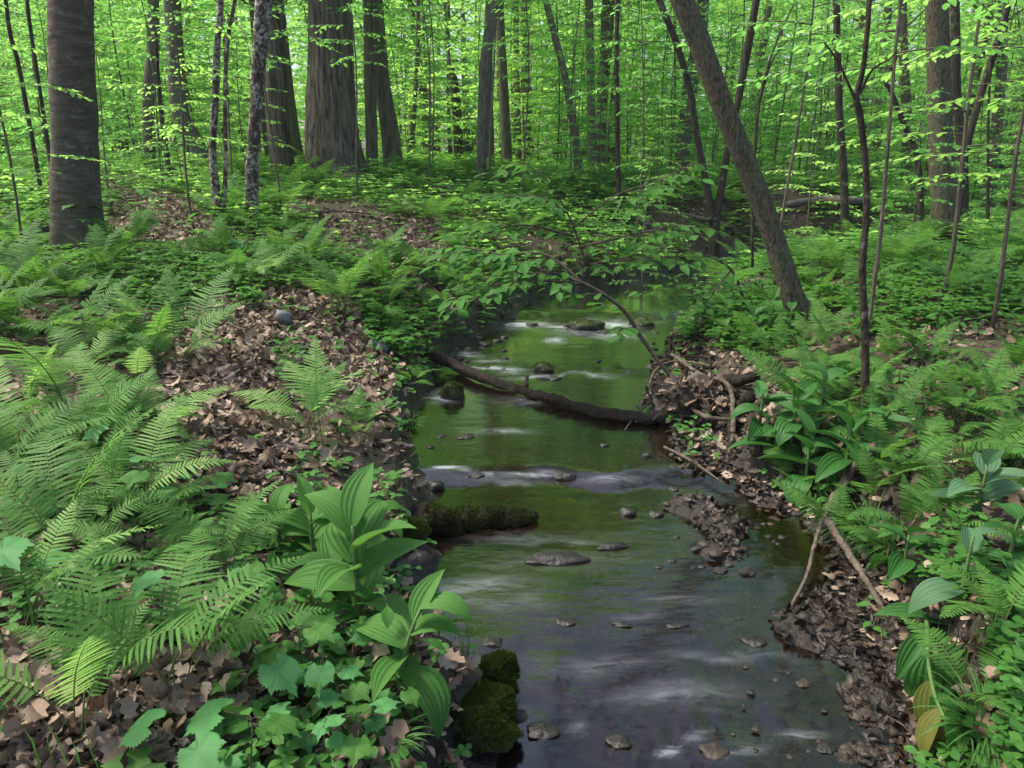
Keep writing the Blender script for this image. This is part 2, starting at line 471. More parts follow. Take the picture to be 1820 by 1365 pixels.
def fpatch(px, py, rx, ry, a):
    global foam_sheen
    p = at_w(px, py)
    # patch half sizes in photo pixels turned into metres
    dpt = depth_of(p); rxm = rx / FPX * dpt; rym = abs(at_w(px, py + ry)[1] - at_w(px, py - ry)[1]) / 2
    rym *= 1.5
    foam_sheen = np.maximum(foam_sheen, a * np.exp(-((WX - p[0]) / rxm) ** 2 - ((WYv + _warp - p[1]) / rym) ** 2))
for a in [(930, 578, 45, 3, .8), (1000, 581, 35, 3, .55), (1085, 577, 45, 3, .7), (1020, 591, 40, 4, .2), (985, 606, 16, 3, .6), (1090, 597, 35, 4, .5),
          (880, 657, 45, 2, .6), (960, 668, 40, 2, .5), (1050, 667, 40, 2, .3), (870, 641, 25, 2, .4), (830, 631, 30, 2, .4),
          (780, 704, 25, 5, .35), (950, 712, 50, 4, .25), (900, 768, 40, 3, .3),
          (785, 832, 34, 2, .7), (860, 838, 36, 1.5, .55), (950, 836, 45, 1.5, .5), (900, 850, 60, 4, .15), (1090, 852, 40, 4, .3),
          (820, 1040, 90, 9, .20), (880, 1070, 90, 9, .10), (960, 960, 100, 6, .12), (980, 1000, 120, 8, .08), (1130, 1098, 40, 3, .2), (1210, 1070, 50, 4, .15),  # broad weak patches paint a blue-grey sky sheen; riffle patches are foam
          (1190, 1240, 110, 7, .14), (1030, 1310, 12, 4, .4), (1230, 1300, 22, 4, .3), (1320, 1322, 36, 4, .3),
          (1420, 1300, 36, 4, .25), (1190, 1330, 16, 4, .4), (1300, 1180, 90, 5, .14), (1080, 1180, 120, 8, .09)]:
    fpatch(*a)
wi = np.arange(WX.size).reshape(WX.shape)
WQ = np.stack([wi[:-1, :-1], wi[:-1, 1:], wi[1:, 1:], wi[1:, :-1]], -1).reshape(-1, 4)
me = mesh_np('water', np.stack([WX, WYv, WZv], -1), WQ, smooth=True)
at = me.attributes.new('foam_sheen', 'FLOAT', 'POINT'); at.data.foreach_set('value', foam_sheen.ravel().astype(np.float32))
t = NT('stream_water')
v = t.coord('Object', (1.0, 1.0, 1)); vs = t.coord('Object', (1.0, 3.0, 1)); vf = t.coord('Object', (1.3, 5.5, 1))
nb = t.math('ADD', t.noise(vs, 2.4, 3, .5), t.math('MULTIPLY', t.noise(vs, 9, 3, .5), .25))
bmp = t.bump(nb, .10, .05)
gl = t.n('BsdfAnisotropic', Roughness=.13); gl.inputs[0].default_value = (1, 1, 1, 1); t.l(bmp, gl.inputs['Normal'])
tp = t.n('BsdfTransparent'); tp.inputs[0].default_value = (.46, .35, .20, 1)
fr = t.n('Fresnel', IOR=1.33); t.l(bmp, fr.inputs['Normal'])
mx = t.n('MixShader'); t.l(t.math('ADD', t.math('MULTIPLY', fr.outputs[0], 2.0), .018, True), mx.inputs[0]); t.l(tp.outputs[0], mx.inputs[1]); t.l(gl.outputs[0], mx.inputs[2])
df = t.n('BsdfDiffuse'); df.inputs[0].default_value = (.72, .78, .88, 1)
fa = t.n('Attribute', attribute_name='foam_sheen')
st = t.math('ADD', t.math('MULTIPLY', t.noise(vf, 5, 4, .6, 1.2), 3.0), -.95)
ff = t.math('MULTIPLY', fa.outputs['Fac'], st, True)
ff = t.math('MULTIPLY', ff, .8, True)
mx2 = t.n('MixShader'); t.l(ff, mx2.inputs[0]); t.l(mx.outputs[0], mx2.inputs[1]); t.l(df.outputs[0], mx2.inputs[2])
t.l(mx2.outputs[0], t.out.inputs[0])
water = link('water', me, t.m); tag(water, None, None, kind='structure')

# ------------------------------------------------------------------ foliage templates
OV = [.12, .72, 1.0, .78, .06]
OV3 = [.15, 1.0, .08]
def horiz(n, jit):
    v = RNG.normal(0, jit, (n, 3)); v[:, 2] = 1; return nrm(v)

def spray_points(p0, az, length, droop, step, rise=.25, sub=True, wid=.5):
    """twig polylines of one flat spray: list of (points, is_main)"""
    t = np.linspace(0, 1, 7)
    d = np.array([math.cos(az), math.sin(az)])
    c = RNG.normal(0, .25)
    x = t * length; side = c * t * t * length * .4
    z = rise * t * length - droop * t * t * length
    main = np.stack([p0[0] + d[0] * x - d[1] * side, p0[1] + d[1] * x + d[0] * side, p0[2] + z], 1)
    tw = [main]
    if sub:
        k = max(2, int(length / .22))
        for i in range(k):
            f = .25 + .7 * i / k; s = 1 if i % 2 else -1
            q = np.array([np.interp(f, t, main[:, j]) for j in range(3)])
            a2 = az + s * RNG.uniform(.6, 1.0); l2 = length * wid * (1 - f * .75) * RNG.uniform(.7, 1.1)
            tt = np.linspace(0, 1, 4)
            tw.append(np.stack([q[0] + math.cos(a2) * l2 * tt, q[1] + math.sin(a2) * l2 * tt, q[2] - .12 * l2 * tt ** 2], 1))
    return tw

def leaves_on(tws, step, L, jit=.22):
    P = []; D = []
    for tw in tws:
        seg = np.linalg.norm(np.diff(tw, axis=0), axis=1); cum = np.concatenate([[0], np.cumsum(seg)])
        n = int(cum[-1] / step)
        if n < 1: continue
        s = np.linspace(.12 * cum[-1], cum[-1], n)
        q = np.stack([np.interp(s, cum, tw[:, j]) for j in range(3)], 1)
        d = nrm(tw[-1] - tw[0])
        side = np.array([-d[1], d[0], 0]); sg = np.where(np.arange(n) % 2 == 0, 1, -1)[:, None]
        dd = d[None] * .75 + side[None] * sg * .85; dd[-1] = d
        P.append(q); D.append(dd)
    P = np.concatenate(P); D = nrm(np.concatenate(D) + RNG.normal(0, .14, (len(P), 3)) + [0, 0, -.12])
    N = horiz(len(P), jit)
    return P, D, N

def crown_template(name, mat, H0, H1, n, rlen, leafL, step, droop=.3, stemr=.02, shape='tall', lean=0.0, prof=OV3, lim=.006, jit=.22):
    """(trunk mesh, crown mesh) for a slender understory tree: flat layered sprays"""
    tb = MB(); lb = MB()
    zt = np.linspace(0, H1, 9)
    ph = RNG.random() * 6
    st = np.stack([lean * zt + .05 * np.sin(zt * 1.3 + ph) * zt ** .5, .05 * np.cos(zt * 1.1 + ph) * zt ** .5, zt - .08], 1)
    tube(tb, st, stemr * (1 - .85 * zt / H1) + .003, 7, .08)
    allP = []; allD = []; allN = []
    for i in range(n):
        f = (i + RNG.random()) / n
        z = H0 + (H1 - H0) * f
        base = np.array([np.interp(z, zt, st[:, j]) for j in range(3)])
        az = i * 2.4 + RNG.normal(0, .3)
        l = rlen * RNG.uniform(.6, 1.1) * (math.sin(PI * min(1, .25 + .75 * f)) * .75 + .3)
        tws = spray_points(base, az, l, droop * RNG.uniform(.5, 1.3), step, rise=.1 + .35 * f)
        tube(tb, tws[0], np.linspace(lim, lim * .25, 7), 4)
        P, D, N = leaves_on(tws, step, leafL, jit)
        allP.append(P); allD.append(D); allN.append(N)
    P = np.concatenate(allP); D = np.concatenate(allD); N = np.concatenate(allN)
    L = leafL * RNG.uniform(.65, 1.2, len(P))
    leafset(lb, P, D, N, L, L * .55, prof, bend=RNG.uniform(0, .6, len(P)), fold=RNG.uniform(.05, .3, len(P)))
    tm = tb.mesh(name + '_trunk', True); cm = lb.mesh(name + '_crown')
    cm.materials.append(mat)
    return tm, cm

def canopy_template(name, mat, rad, hh, n, leafL):
    """broad crown of clustered sprays, centred on the origin"""
    lb = MB(); P = []; D = []; N = []
    for i in range(n):
        v = RNG.normal(0, 1, 3); v /= np.linalg.norm(v); r = RNG.uniform(.35, 1) ** .6
        c = v * r * np.array([rad, rad, hh]) * (0.8 + .35 * fbm(np.array([v[0] * 3 + i * .01]), np.array([v[1] * 3]))[0] * 2)
        az = math.atan2(c[1], c[0]) + RNG.normal(0, .6)
        tws = spray_points(c, az, RNG.uniform(.7, 1.5), .35, .1, rise=.05, wid=.6)
        p, d, q = leaves_on(tws, leafL * .8, leafL, .35)
        P.append(p); D.append(d); N.append(q)
    P = np.concatenate(P); D = np.concatenate(D); N = np.concatenate(N)
    L = leafL * RNG.uniform(.7, 1.25, len(P))
    leafset(lb, P, D, N, L, L * .6, OV3, bend=.3, fold=RNG.uniform(.05, .35, len(P)))
    cm = lb.mesh(name); cm.materials.append(mat)
    return cm

CAN = [canopy_template('crown', M['crown'], 3.0, 2.3, 170, .17), canopy_template('crown', M['crown_b'], 2.6, 2.8, 170, .17), canopy_template('crown', M['crown_y'], 3.2, 2.0, 165, .16)]
SAP = [crown_template('sapling', M['crown'], .7, 4.8, 38, 1.4, .105, .050, jit=.4),
       crown_template('sapling', M['crown_b'], .5, 3.8, 32, 1.2, .105, .050, jit=.4),
       crown_template('sapling', M['crown_y'], .7, 5.4, 40, 1.5, .110, .052, jit=.4),
       crown_template('sapling', M['crown_b'], .25, 2.3, 24, .85, .090, .046, stemr=.012, jit=.35),
       crown_template('sapling', M['crown_y'], .25, 2.9, 26, .95, .090, .046, stemr=.013, jit=.35)]
for tm, cm in SAP: tm.materials.append(M['brown'])
NEARSAP = [crown_template('near_sapling', M['crown_b'], 1.9, 4.2, 18, 1.0, .085, .050, stemr=.012, prof=OV),
           crown_template('near_sapling', M['crown'], 1.2, 4.2, 20, 1.1, .085, .055, stemr=.016, prof=OV)]
for tm, cm in NEARSAP: tm.materials.append(M['brown'])

def add_crown(parent, mesh, loc, s=1.0, rz=None, name='crown'):
    o = link(name, mesh, None, parent, loc)
    o.scale = (s, s, s); o.rotation_euler = (0, 0, random.uniform(0, 6.28) if rz is None else rz)
    return o

# ------------------------------------------------------------------ trees standing where the photograph shows them
def tree_px(name, label, mat, paths, D=None, top=11.0, sides=14, crown=None, crown_s=1.0, cat='tree', flare=1.0, group=None, flute=0, wob=.05, htop=None, lower=None):
    if D is not None and D < 20: top = min(top, 8.6 if D < 12 else 2.2 + .33 * D); crown_s = min(crown_s, .7); crown = crown if D > 12 else None
    """paths: lists of (px, py, width_px), foot first. The first path is the stem; more paths are forks."""
    b = paths[0][0]
    if D is None: base = G(b[0], b[1])
    else:
        base = at_y(b[0], b[1], D); base[2] = H(base[0], D)
    Y0 = base[1]
    th = thing(name, tuple(base), label, cat, group)
    mb = MB(); ends = []
    for k, path in enumerate(paths):
        pts = []; rr = []
        for i, (x, y, w) in enumerate(path):
            p = at_y(x, y, Y0 - .004 * k)
            if k == 0 and i == 0: p = base.copy()
            pts.append(p); rr.append(w / 2 / FPX * depth_of(p) * FPX / math.hypot(FPX, x - 910))
        last = pts[-1]; prev = pts[-2]
        if path[-1][1] <= 6 and top:
            d = nrm(last - prev); q = last.copy(); r = rr[-1]; hgt_left = top - last[2]
            steps = 4
            for j in range(steps):
                d = nrm(d + np.array([RNG.normal(0, .04), RNG.normal(0, .05), .15]))
                q = q + d * hgt_left / steps; r = r * .8
                pts.append(q.copy()); rr.append(r)
            ends.append(q.copy())
        if k == 0:
            pts = [base + [0, 0, -.15]] + pts; rr = [rr[0] * 1.12 * flare] + rr
        sp = smooth_path(pts, 6)
        tp = np.linspace(0, 1, len(rr)); rs = np.interp(np.linspace(0, 1, len(sp)), tp, rr)
        fl = None
        if flute and k == 0:
            fl = flute * np.exp(-(sp[:, 2] - base[2]).clip(0) / .45)
        tube(mb, sp, rs, sides, wob, fl)
    me = mb.mesh(name + '_trunk', True, off=base)
    link('trunk', me, M[mat], th)
    if crown is not None and ends:
        for e in ends[:2]:
            add_crown(th, CAN[crown], tuple(e - base + [0, 0, -.3]), crown_s)
    if lower:
        for (z, s, k) in lower:
            tm, cm = SAP[k]
            add_crown(th, cm, (0, 0, z), s)
    return th, base, Y0

T = tree_px
beech = T('beech_tree', 'thick smooth grey beech trunk at the far left with pale foot', 'beech', [[(140, 408, 108), (135, 370, 95), (132, 250, 86), (128, 100, 84), (126, 0, 84)]], D=6.6, top=11, sides=26, crown=0, crown_s=.7, flare=1.45, flute=.12)
oak = T('oak_tree', 'great oak trunk with furrowed bark and flared foot above the ferns', 'oak', [[(599, 338, 142), (595, 300, 112), (590, 230, 95), (588, 120, 83), (586, 0, 79)]], D=13.0, top=10, sides=44, crown=1, crown_s=1.0, flare=1.15, flute=.10)
T('tree', 'grey forked trunk standing left of the flaky trunks, straight with a slight waist', 'brown', [[(262, 275, 24), (264, 180, 24), (272, 90, 24), (272, 0, 22)]], D=13.5, crown=0, crown_s=1.1)
T('tree', 'thin dark leaning stem beside the straight trunk left of the bent tree', 'dark', [[(303, 302, 11), (292, 250, 9), (282, 150, 8), (276, 60, 6)]], D=11.5, top=0)
T('tree', 'bent pale trunk that curves to the right at its foot, left of the flaky trunks', 'pale', [[(368, 285, 34), (345, 250, 34), (320, 200, 33), (312, 100, 32), (306, 0, 31)]], D=15, crown=2, crown_s=1.3)
T('tree', 'slim twin stemmed trunk with flaky bark, left of the thicker flaky trunk', 'flaky', [[(394, 405, 22), (384, 340, 17), (378, 270, 13), (383, 160, 15), (386, 80, 12), (392, 0, 12)], [(396, 385, 11), (401, 300, 8), (400, 170, 8), (405, 70, 8), (418, 0, 7)]], D=8.2, top=8, crown=1, crown_s=.7)
T('tree', 'thicker trunk with pale flaking bark patches, in front of the dark trunk', 'flaky', [[(446, 390, 26), (448, 300, 24), (455, 200, 23), (460, 110, 26), (470, 0, 31)]], D=8.4, top=9, crown=0, crown_s=.8, wob=.08)
T('tree', 'dark furrowed trunk half hidden behind the thick flaky trunk', 'oak', [[(502, 285, 46), (495, 230, 42), (490, 120, 44), (483, 0, 42)]], D=13.5, top=9.5, crown=1, crown_s=.9, flute=.08)
T('tree', 'slender straight trunk close behind the right side of the great oak', 'brown', [[(662, 305, 22), (658, 150, 22), (655, 0, 20)]], D=14.5, crown=2, crown_s=1.0)
T('tree', 'mid sized trunk leaning left, just right of the great oak', 'brown', [[(700, 292, 38), (692, 230, 33), (680, 150, 28), (668, 0, 25)]], D=14.8, crown=0, crown_s=1.3)
T('tree', 'smooth grey trunk left of the centre with a slight bend at its knots', 'pale', [[(855, 325, 18), (857, 230, 18), (864, 100, 20), (880, 0, 19)]], D=13, crown=2, crown_s=1.1)
T('tree', 'darker trunk standing close behind the bent grey one near the centre', 'brown', [[(870, 315, 20), (867, 160, 18), (868, 60, 16), (870, 0, 15)]], D=17, crown=1)
T('tree', 'pale thin trunk leaning left with a swept foot, right of the centre', 'pale', [[(1032, 320, 16), (1020, 230, 14), (1003, 130, 13), (985, 60, 13), (970, 0, 12)]], D=14, top=10, crown=0)
T('tree', 'left trunk of the close pair right of the leaning pale stem', 'pale', [[(1052, 320, 17), (1050, 150, 15), (1047, 0, 15)]], D=16, crown=2)
T('tree', 'right trunk of the close pair, thicker and darker with a broken knot', 'brown', [[(1066, 310, 24), (1070, 180, 20), (1078, 80, 22), (1082, 0, 22)]], D=16.8, crown=1, crown_s=1.2)
T('tree', 'thin straight dark stem standing alone right of the trunk pair', 'dark', [[(1100, 440, 10), (1098, 280, 9), (1096, 130, 8), (1097, 0, 8)]], D=10.8, top=8, sides=8)
T('tree', 'shaggy reddish grey trunk behind the dark forked tree', 'pale', [[(1200, 385, 34), (1212, 280, 28), (1228, 150, 26), (1244, 60, 24), (1250, 0, 22)]], D=16.5, top=12, crown=0, crown_s=1.3)
forked = T('forked_tree', 'dark tree forking near its foot into two spread stems, left of the leaning trunk', 'dark', [[(1270, 462, 22), (1270, 425, 20), (1271, 385, 20)], [(1268, 400, 15), (1254, 320, 13), (1238, 240, 12), (1226, 160, 12), (1200, 70, 12), (1172, 0, 12)], [(1272, 400, 15), (1284, 320, 13), (1296, 250, 13), (1312, 180, 13), (1328, 90, 15), (1344, 0, 14)]], D=10.2, top=8, crown=1, crown_s=.8)
leaning = T('leaning_tree', 'big trunk leaning far left over the right bank of the stream', 'grey', [[(1436, 592, 56), (1415, 540, 43), (1392, 470, 40), (1365, 390, 39), (1325, 290, 39), (1282, 180, 39), (1245, 80, 40), (1212, 0, 40)]], D=5.6, top=8, sides=26, crown=0, crown_s=.9, flare=1.5, flute=.12)
T('tree', 'slim tree with a slight wave, between the leaning trunk and the crooked sapling', 'dark', [[(1508, 415, 16), (1500, 320, 15), (1492, 200, 14), (1488, 90, 13), (1486, 0, 13)]], D=8.8, top=8, crown=1, crown_s=.7)
crooked = T('crooked_sapling', 'crooked dark sapling with a kink on the right bank', 'spotted', [[(1542, 735, 17), (1538, 620, 15), (1533, 480, 14), (1540, 380, 13), (1538, 290, 12), (1528, 200, 13), (1522, 175, 12), (1534, 120, 10), (1541, 60, 10), (1545, 0, 10)], [(1522, 180, 7), (1508, 150, 5), (1490, 110, 4), (1465, 75, 3)], [(1530, 165, 6), (1550, 125, 4), (1580, 105, 3), (1600, 85, 2)]], D=3.5, top=4.2, sides=12)
T('tree', 'straight upright grey trunk on the right bank, with a dark one behind', 'grey', [[(1688, 452, 62), (1682, 400, 52), (1674, 290, 46), (1668, 130, 44), (1665, 0, 43)]], D=8.8, top=11, sides=22, crown=2, crown_s=1.0, flute=.06)
T('tree', 'dark trunk standing close behind the straight upright one on the right', 'dark', [[(1722, 395, 26), (1712, 300, 20), (1700, 180, 19), (1698, 60, 18), (1697, 0, 18)]], D=11, crown=0)
T('tree', 'dark stem curving up to the right, beside the upright right trunk', 'dark', [[(1705, 400, 16), (1708, 330, 15), (1716, 270, 15), (1740, 180, 14), (1768, 90, 15), (1794, 0, 14)]], D=9.8, top=8, crown=1, crown_s=.6)
T('sapling', 'arched bare sapling bending left behind the upright right trunk', 'dark', [[(1652, 345, 12), (1632, 290, 11), (1606, 220, 10), (1583, 160, 9), (1575, 145, 8), (1592, 105, 6), (1610, 60, 5)]], D=9.6, top=0, sides=8)
T('sapling', 'thin upright stem near the right edge of the wood', 'dark', [[(1762, 390, 8), (1756, 280, 6), (1758, 170, 5), (1765, 80, 4)]], D=9.4, top=0, sides=7)
T('tree', 'pale trunk far back near the right edge behind the curved dark stem', 'pale', [[(1768, 320, 28), (1776, 180, 22), (1782, 60, 20), (1784, 0, 20)]], D=18, top=13, crown=2, crown_s=1.4)
T('tree', 'grey trunk far back left of the upright right trunk', 'brown', [[(1618, 340, 24), (1612, 220, 20), (1606, 100, 18), (1604, 0, 17)]], D=17, top=13, crown=0, crown_s=1.3)
T('tree', 'left one of two thin dark stems at the left edge of the wood', 'dark', [[(52, 225, 9), (38, 140, 9), (18, 60, 9), (10, 0, 8)]], D=9, top=7, sides=8)
T('tree', 'right one of two thin dark stems left of the beech trunk', 'dark', [[(76, 220, 9), (66, 130, 8), (54, 50, 8), (48, 0, 8)]], D=9.4, top=7, sides=8, crown=1, crown_s=.6)
T('tree', 'dead dark stub stem among bright leaves left of the centre', 'dark', [[(815, 250, 18), (812, 190, 16), (806, 140, 14), (802, 120, 8)]], D=22, top=0, sides=8)
T('tree', 'thin dark trunk behind the gap right of the centre', 'brown', [[(922, 240, 12), (918, 120, 11), (916, 0, 10)]], D=23, crown=2, crown_s=1.2)
T('tree', 'greyish trunk behind the gap next to the thin dark one', 'brown', [[(936, 240, 16), (934, 120, 15), (933, 0, 14)]], D=25, crown=0, crown_s=1.4)
T('tree', 'reddish brown trunk between the bent grey trunk and the gap', 'brown', [[(902, 290, 20), (896, 180, 17), (890, 60, 16), (888, 0, 15)]], D=19, crown=1, crown_s=1.2)
T('tree', 'twiggy forked sapling right of the leaning trunk', 'dark', [[(1340, 470, 6), (1338, 340, 6), (1350, 180, 5), (1378, 80, 4), (1410, 10, 3)], [(1350, 180, 4), (1372, 110, 3), (1400, 70, 2)]], D=7.6, top=0, sides=7, cat='sapling')

# far trunks, each a tree; their sector gives the label
used = []
def far_tree(i):
    for _ in range(60):
        y = random.uniform(17, 46); x = random.uniform(-.78, .78) * y
        px = 910 + FPX * x / (y * CP)
        if all((x - a) ** 2 + (y - b) ** 2 > 1.6 for a, b in used): break
    used.append((x, y))
    z = H(x, y)
    if px < 560: sec = 'left of the great oak'
    elif px < 860: sec = 'between the great oak and the bent grey trunk'
    elif px < 1230: sec = 'between the bent grey trunk and the leaning trunk'
    elif px < 1660: sec = 'between the leaning trunk and the upright right trunk'
    else: sec = 'beyond the upright right trunk'
    th = thing('tree', (x, y, z), 'distant forest tree rising ' + sec, 'tree', 'distant trees ' + sec)
    r = random.choice([.05, .07, .08, .1, .13, .18]); Ht = min(random.uniform(9, 15), 2.4 + y * .28)
    zt = np.linspace(-.2, Ht, 9); l = random.uniform(-.12, .12); l2 = random.uniform(-.05, .05)
    mb = MB()
    st = np.stack([l * zt + .12 * np.sin(zt * .5 + i), l2 * zt, zt], 1)
    tube(mb, st, r * (1 - .6 * zt.clip(0) / Ht) * (1 + .35 * np.exp(-zt.clip(0) * 2.5)), 9, .06)
    for k in range(4):
        zz = random.uniform(.35, .8) * Ht; b = np.array([np.interp(zz, zt, st[:, j]) for j in range(3)])
        a = random.uniform(0, 6.28); ll = random.uniform(1.2, 2.6)
        q = np.linspace(0, 1, 5)[:, None]
        tube(mb, b + q * ll * np.array([math.cos(a), math.sin(a), .7]) + q ** 2 * [0, 0, .4], np.linspace(r * .28, .01, 5), 5)
    link('trunk', mb.mesh('trunk', True), M[random.choice(['brown', 'pale', 'pale', 'grey', 'brown'])], th)
    add_crown(th, CAN[i % 3], tuple(st[-2]), random.uniform(.9, 1.35) * (.6 if y < 27 else 1))
    if y > 26: add_crown(th, CAN[(i + 1) % 3], tuple(st[5] + [random.uniform(-.8, .8), random.uniform(-.8, .8), 0]), random.uniform(.55, .9), name='lower_crown')
for i in range(38): far_tree(i)

# understory saplings
def sapling(x, y, k, s, label, group=None, tpl=None, name='sapling'):
    z = H(x, y)
    th = thing(name, (x, y, z), label, 'sapling', group, rz=random.uniform(0, 6.28), s=s)
    tm, cm = (tpl or SAP)[k]
    link('trunk', tm, None, th); link('crown', cm, None, th)
    return th
cnt = 0
used2 = []
for ring, (n, y0, y1, sc) in enumerate([(26, 10, 15, (.5, .8)), (120, 14, 26, (.8, 1.3)), (130, 24, 44, (1.3, 2.1))]):
    for i in range(n):
        for _ in range(40):
            y = random.uniform(y0, y1); x = random.uniform(-.8, .8) * y
            if x > xl(y) - .4 and x < xr(y) + .4 and y < 13: continue
            if ring < 2 and y < 19 and 470 < 910 + FPX * x / (y * CP) < 1010: continue
            if all((x - a) ** 2 + (y - b) ** 2 > (1.1 if ring < 2 else 2.0) for a, b in used2): break
        used2.append((x, y))
        px = 910 + FPX * x / (y * CP)
        if px < 560: sec = 'left of the great oak'
        elif px < 860: sec = 'between the great oak and the bent grey trunk'
        elif px < 1230: sec = 'between the bent grey trunk and the leaning trunk'
        elif px < 1660: sec = 'between the leaning trunk and the upright right trunk'
        else: sec = 'beyond the upright right trunk'
        where = ['nearer', 'middle', 'far'][ring]
        k = random.choice([0, 1, 1, 3, 4] if ring == 0 else ([0, 1, 2, 2, 4] if px < 1150 else [0, 1, 1, 3, 0]))
        if ring == 0: k = random.choice([3, 4, 1])
        sapling(x, y, k, random.uniform(*sc), where + ' row leafy sapling ' + sec, where + ' saplings ' + sec)

# nearer saplings whose sprays cross the trunks
def sap_px(px, D, k, s, label, tpl=None, rz=None, group=None):
    p = at_y(px, 400, D)
    th = sapling(p[0], D, k, s, label, group, tpl=tpl)
    if rz is not None: th.rotation_euler[2] = rz
sap_px(345, 7.6, 1, .72, 'slim sapling with leaf sprays in front of the bent pale trunk', NEARSAP)
sap_px(500, 9.0, 0, .85, 'leafy sapling spreading flat sprays in front of the great oak', NEARSAP)
sap_px(205, 8.6, 3, .8, 'small sapling right beside the beech trunk')
sap_px(1560, 4.4, 0, .92, 'slender sapling with broad sprays hanging across the top right', NEARSAP)
sap_px(1700, 5.6, 1, .95, 'leafy sapling overlapping the upright right trunk near the right edge', NEARSAP)
sap_px(1390, 6.6, 0, .95, 'sapling with high sprays right behind the leaning trunk', NEARSAP)
sap_px(1150, 8.6, 3, .8, 'low bushy sapling left of the dark forked tree')
for a_, d_, l_ in [(640, 10.5, 'high sapling sprays crossing in front of the trunks right of the great oak'), (765, 12, 'high sapling sprays in the bright gap right of the great oak'), (930, 11, 'sapling whose high sprays hang right of the bent grey trunk'),
                   (1015, 12.5, 'sapling with high sprays around the pale leaning stem'), (425, 10, 'sapling with high sprays between the two flaky trunks'), (1130, 10, 'sapling with high sprays left of the dark forked tree'), (300, 11, 'sapling with high sprays right of the beech trunk')]:
    sap_px(a_, d_, 0, .92, l_, NEARSAP)
for i in range(18):
    a_, d_ = -40 + 1900 * (i + random.random()) / 18, random.uniform(11, 19)
    sap_px(a_, d_, 0, random.uniform(1.0, 1.35), 'tall thin sapling whose leaf sprays veil the trunks in the middle distance', NEARSAP, None, 'veiling saplings in the middle distance')
sap_px(1800, 4.8, 1, .8, 'leafy sapling cut by the right edge of the frame', NEARSAP)
sap_px(1620, 8.2, 3, .8, 'bushy low sapling left of the upright right trunk')
sap_px(1440, 9.4, 4, .8, 'bushy sapling behind the wavy slim tree')
sap_px(770, 15.0, 4, .8, 'bright bushy sapling right of the great oak at the edge of the ferns')
sap_px(30, 5.6, 1, .6, 'small sapling left of the beech foot', NEARSAP)

# the wood far behind, one mass
mb = MB()
N = 80000
az = RNG.uniform(-1.0, 1.0, N); rr = RNG.uniform(48, 78, N)
P = np.stack([rr * np.sin(az), rr * np.cos(az), np.zeros(N)], 1)
P[:, 2] = hgt(P[:, 0], P[:, 1]) + RNG.beta(1.1, 1.3, N) * 18
keep = fbm(P[:, 0] * .35, P[:, 2] * .5 + P[:, 1] * .1, 3) > -.14
P = P[keep]; N = len(P)
dd = RNG.normal(0, 1, (N, 3)); dd[:, 2] *= .3
LL = RNG.uniform(.35, .8, N)
leafset(mb, P, dd, horiz(N, .5), LL, LL * .6, OV3, bend=.4, fold=.2)
wood = link('distant_wood', mb.mesh('distant_wood'), M['crown']); tag(wood, 'mass of sunlit green leaves closing the far wood', 'woodland', kind='stuff')
# trunks of that mass
mb = MB()
for i in range(150):
    a = random.uniform(-.85, .85); r0 = random.uniform(44, 70)
    x, y = r0 * math.sin(a), r0 * math.cos(a); z = H(x, y); l = random.uniform(-1, 1)
    tube(mb, [[x, y, z - .3], [x + l * .4, y, z + 6], [x + l, y, z + 18]], [random.uniform(.12, .3), .13, .06], 6)
dt = link('distant_trunks', mb.mesh('distant_trunks', True), M['brown']); tag(dt, 'mass of thin grey trunks standing in the far wood', 'woodland', kind='stuff')

# ------------------------------------------------------------------ helpers for the ground layer
def proj(P):
    P = np.asarray(P, float).reshape(-1, 3)
    dep = P[:, 1] * CP - (P[:, 2] - CAM_H) * SP
    up = P[:, 1] * SP + (P[:, 2] - CAM_H) * CP
    dep = np.maximum(dep, .05)
    return 910 + FPX * P[:, 0] / dep, 682.5 - FPX * up / dep
def inpoly(x, y, poly):
    x = np.asarray(x); y = np.asarray(y); c = np.zeros(x.shape, bool); n = len(poly)
    for i in range(n):
        x0, y0 = poly[i]; x1, y1 = poly[i - 1]
        k = ((y0 > y) != (y1 > y)) & (x < (x1 - x0) * (y - y0) / ((y1 - y0) or 1e-9) + x0)
        c ^= k
    return c
NOHERB = [[(740, 1190), (930, 1180), (940, 1365), (700, 1365)], [(1585, 1075), (1745, 1080), (1760, 1340), (1600, 1340)], [(690, 1090), (850, 1060), (860, 1180), (720, 1180)]]
def noherb(px, py):
    m = np.zeros(np.shape(px), bool)
    for p in NOHERB: m |= inpoly(px, py, p)
    return m
BARE = [[(330, 560), (400, 520), (480, 580), (500, 700), (530, 800), (520, 900), (470, 930), (420, 900), (300, 900), (250, 830), (300, 700)],
        [(1280, 850), (1470, 900), (1500, 990), (1600, 1080), (1640, 1365), (1400, 1365)], [(520, 560), (700, 640), (690, 760), (560, 650)],
        [(0, 1130), (80, 1180), (420, 1150), (430, 1300), (250, 1365), (0, 1365)],
        [(180, 330), (330, 350), (400, 420), (340, 450), (190, 430)],
        [(560, 380), (760, 390), (800, 470), (700, 480), (560, 450)],
        [(470, 520), (620, 520), (660, 620), (560, 640), (450, 580)],
        [(1640, 590), (1820, 560), (1820, 650), (1700, 660)],
        [(1160, 610), (1370, 640), (1360, 720), (1180, 740)]]
def bare(px, py, wetshelf=True):
    m = np.zeros(np.shape(px), bool)
    for i, p in enumerate(BARE):
        if i != 1 or wetshelf: m |= inpoly(px, py, p)
    return m
def on_land(x, y, marg=.05):
    return (x < xl(y) - marg) | (x > xr(y) + marg)

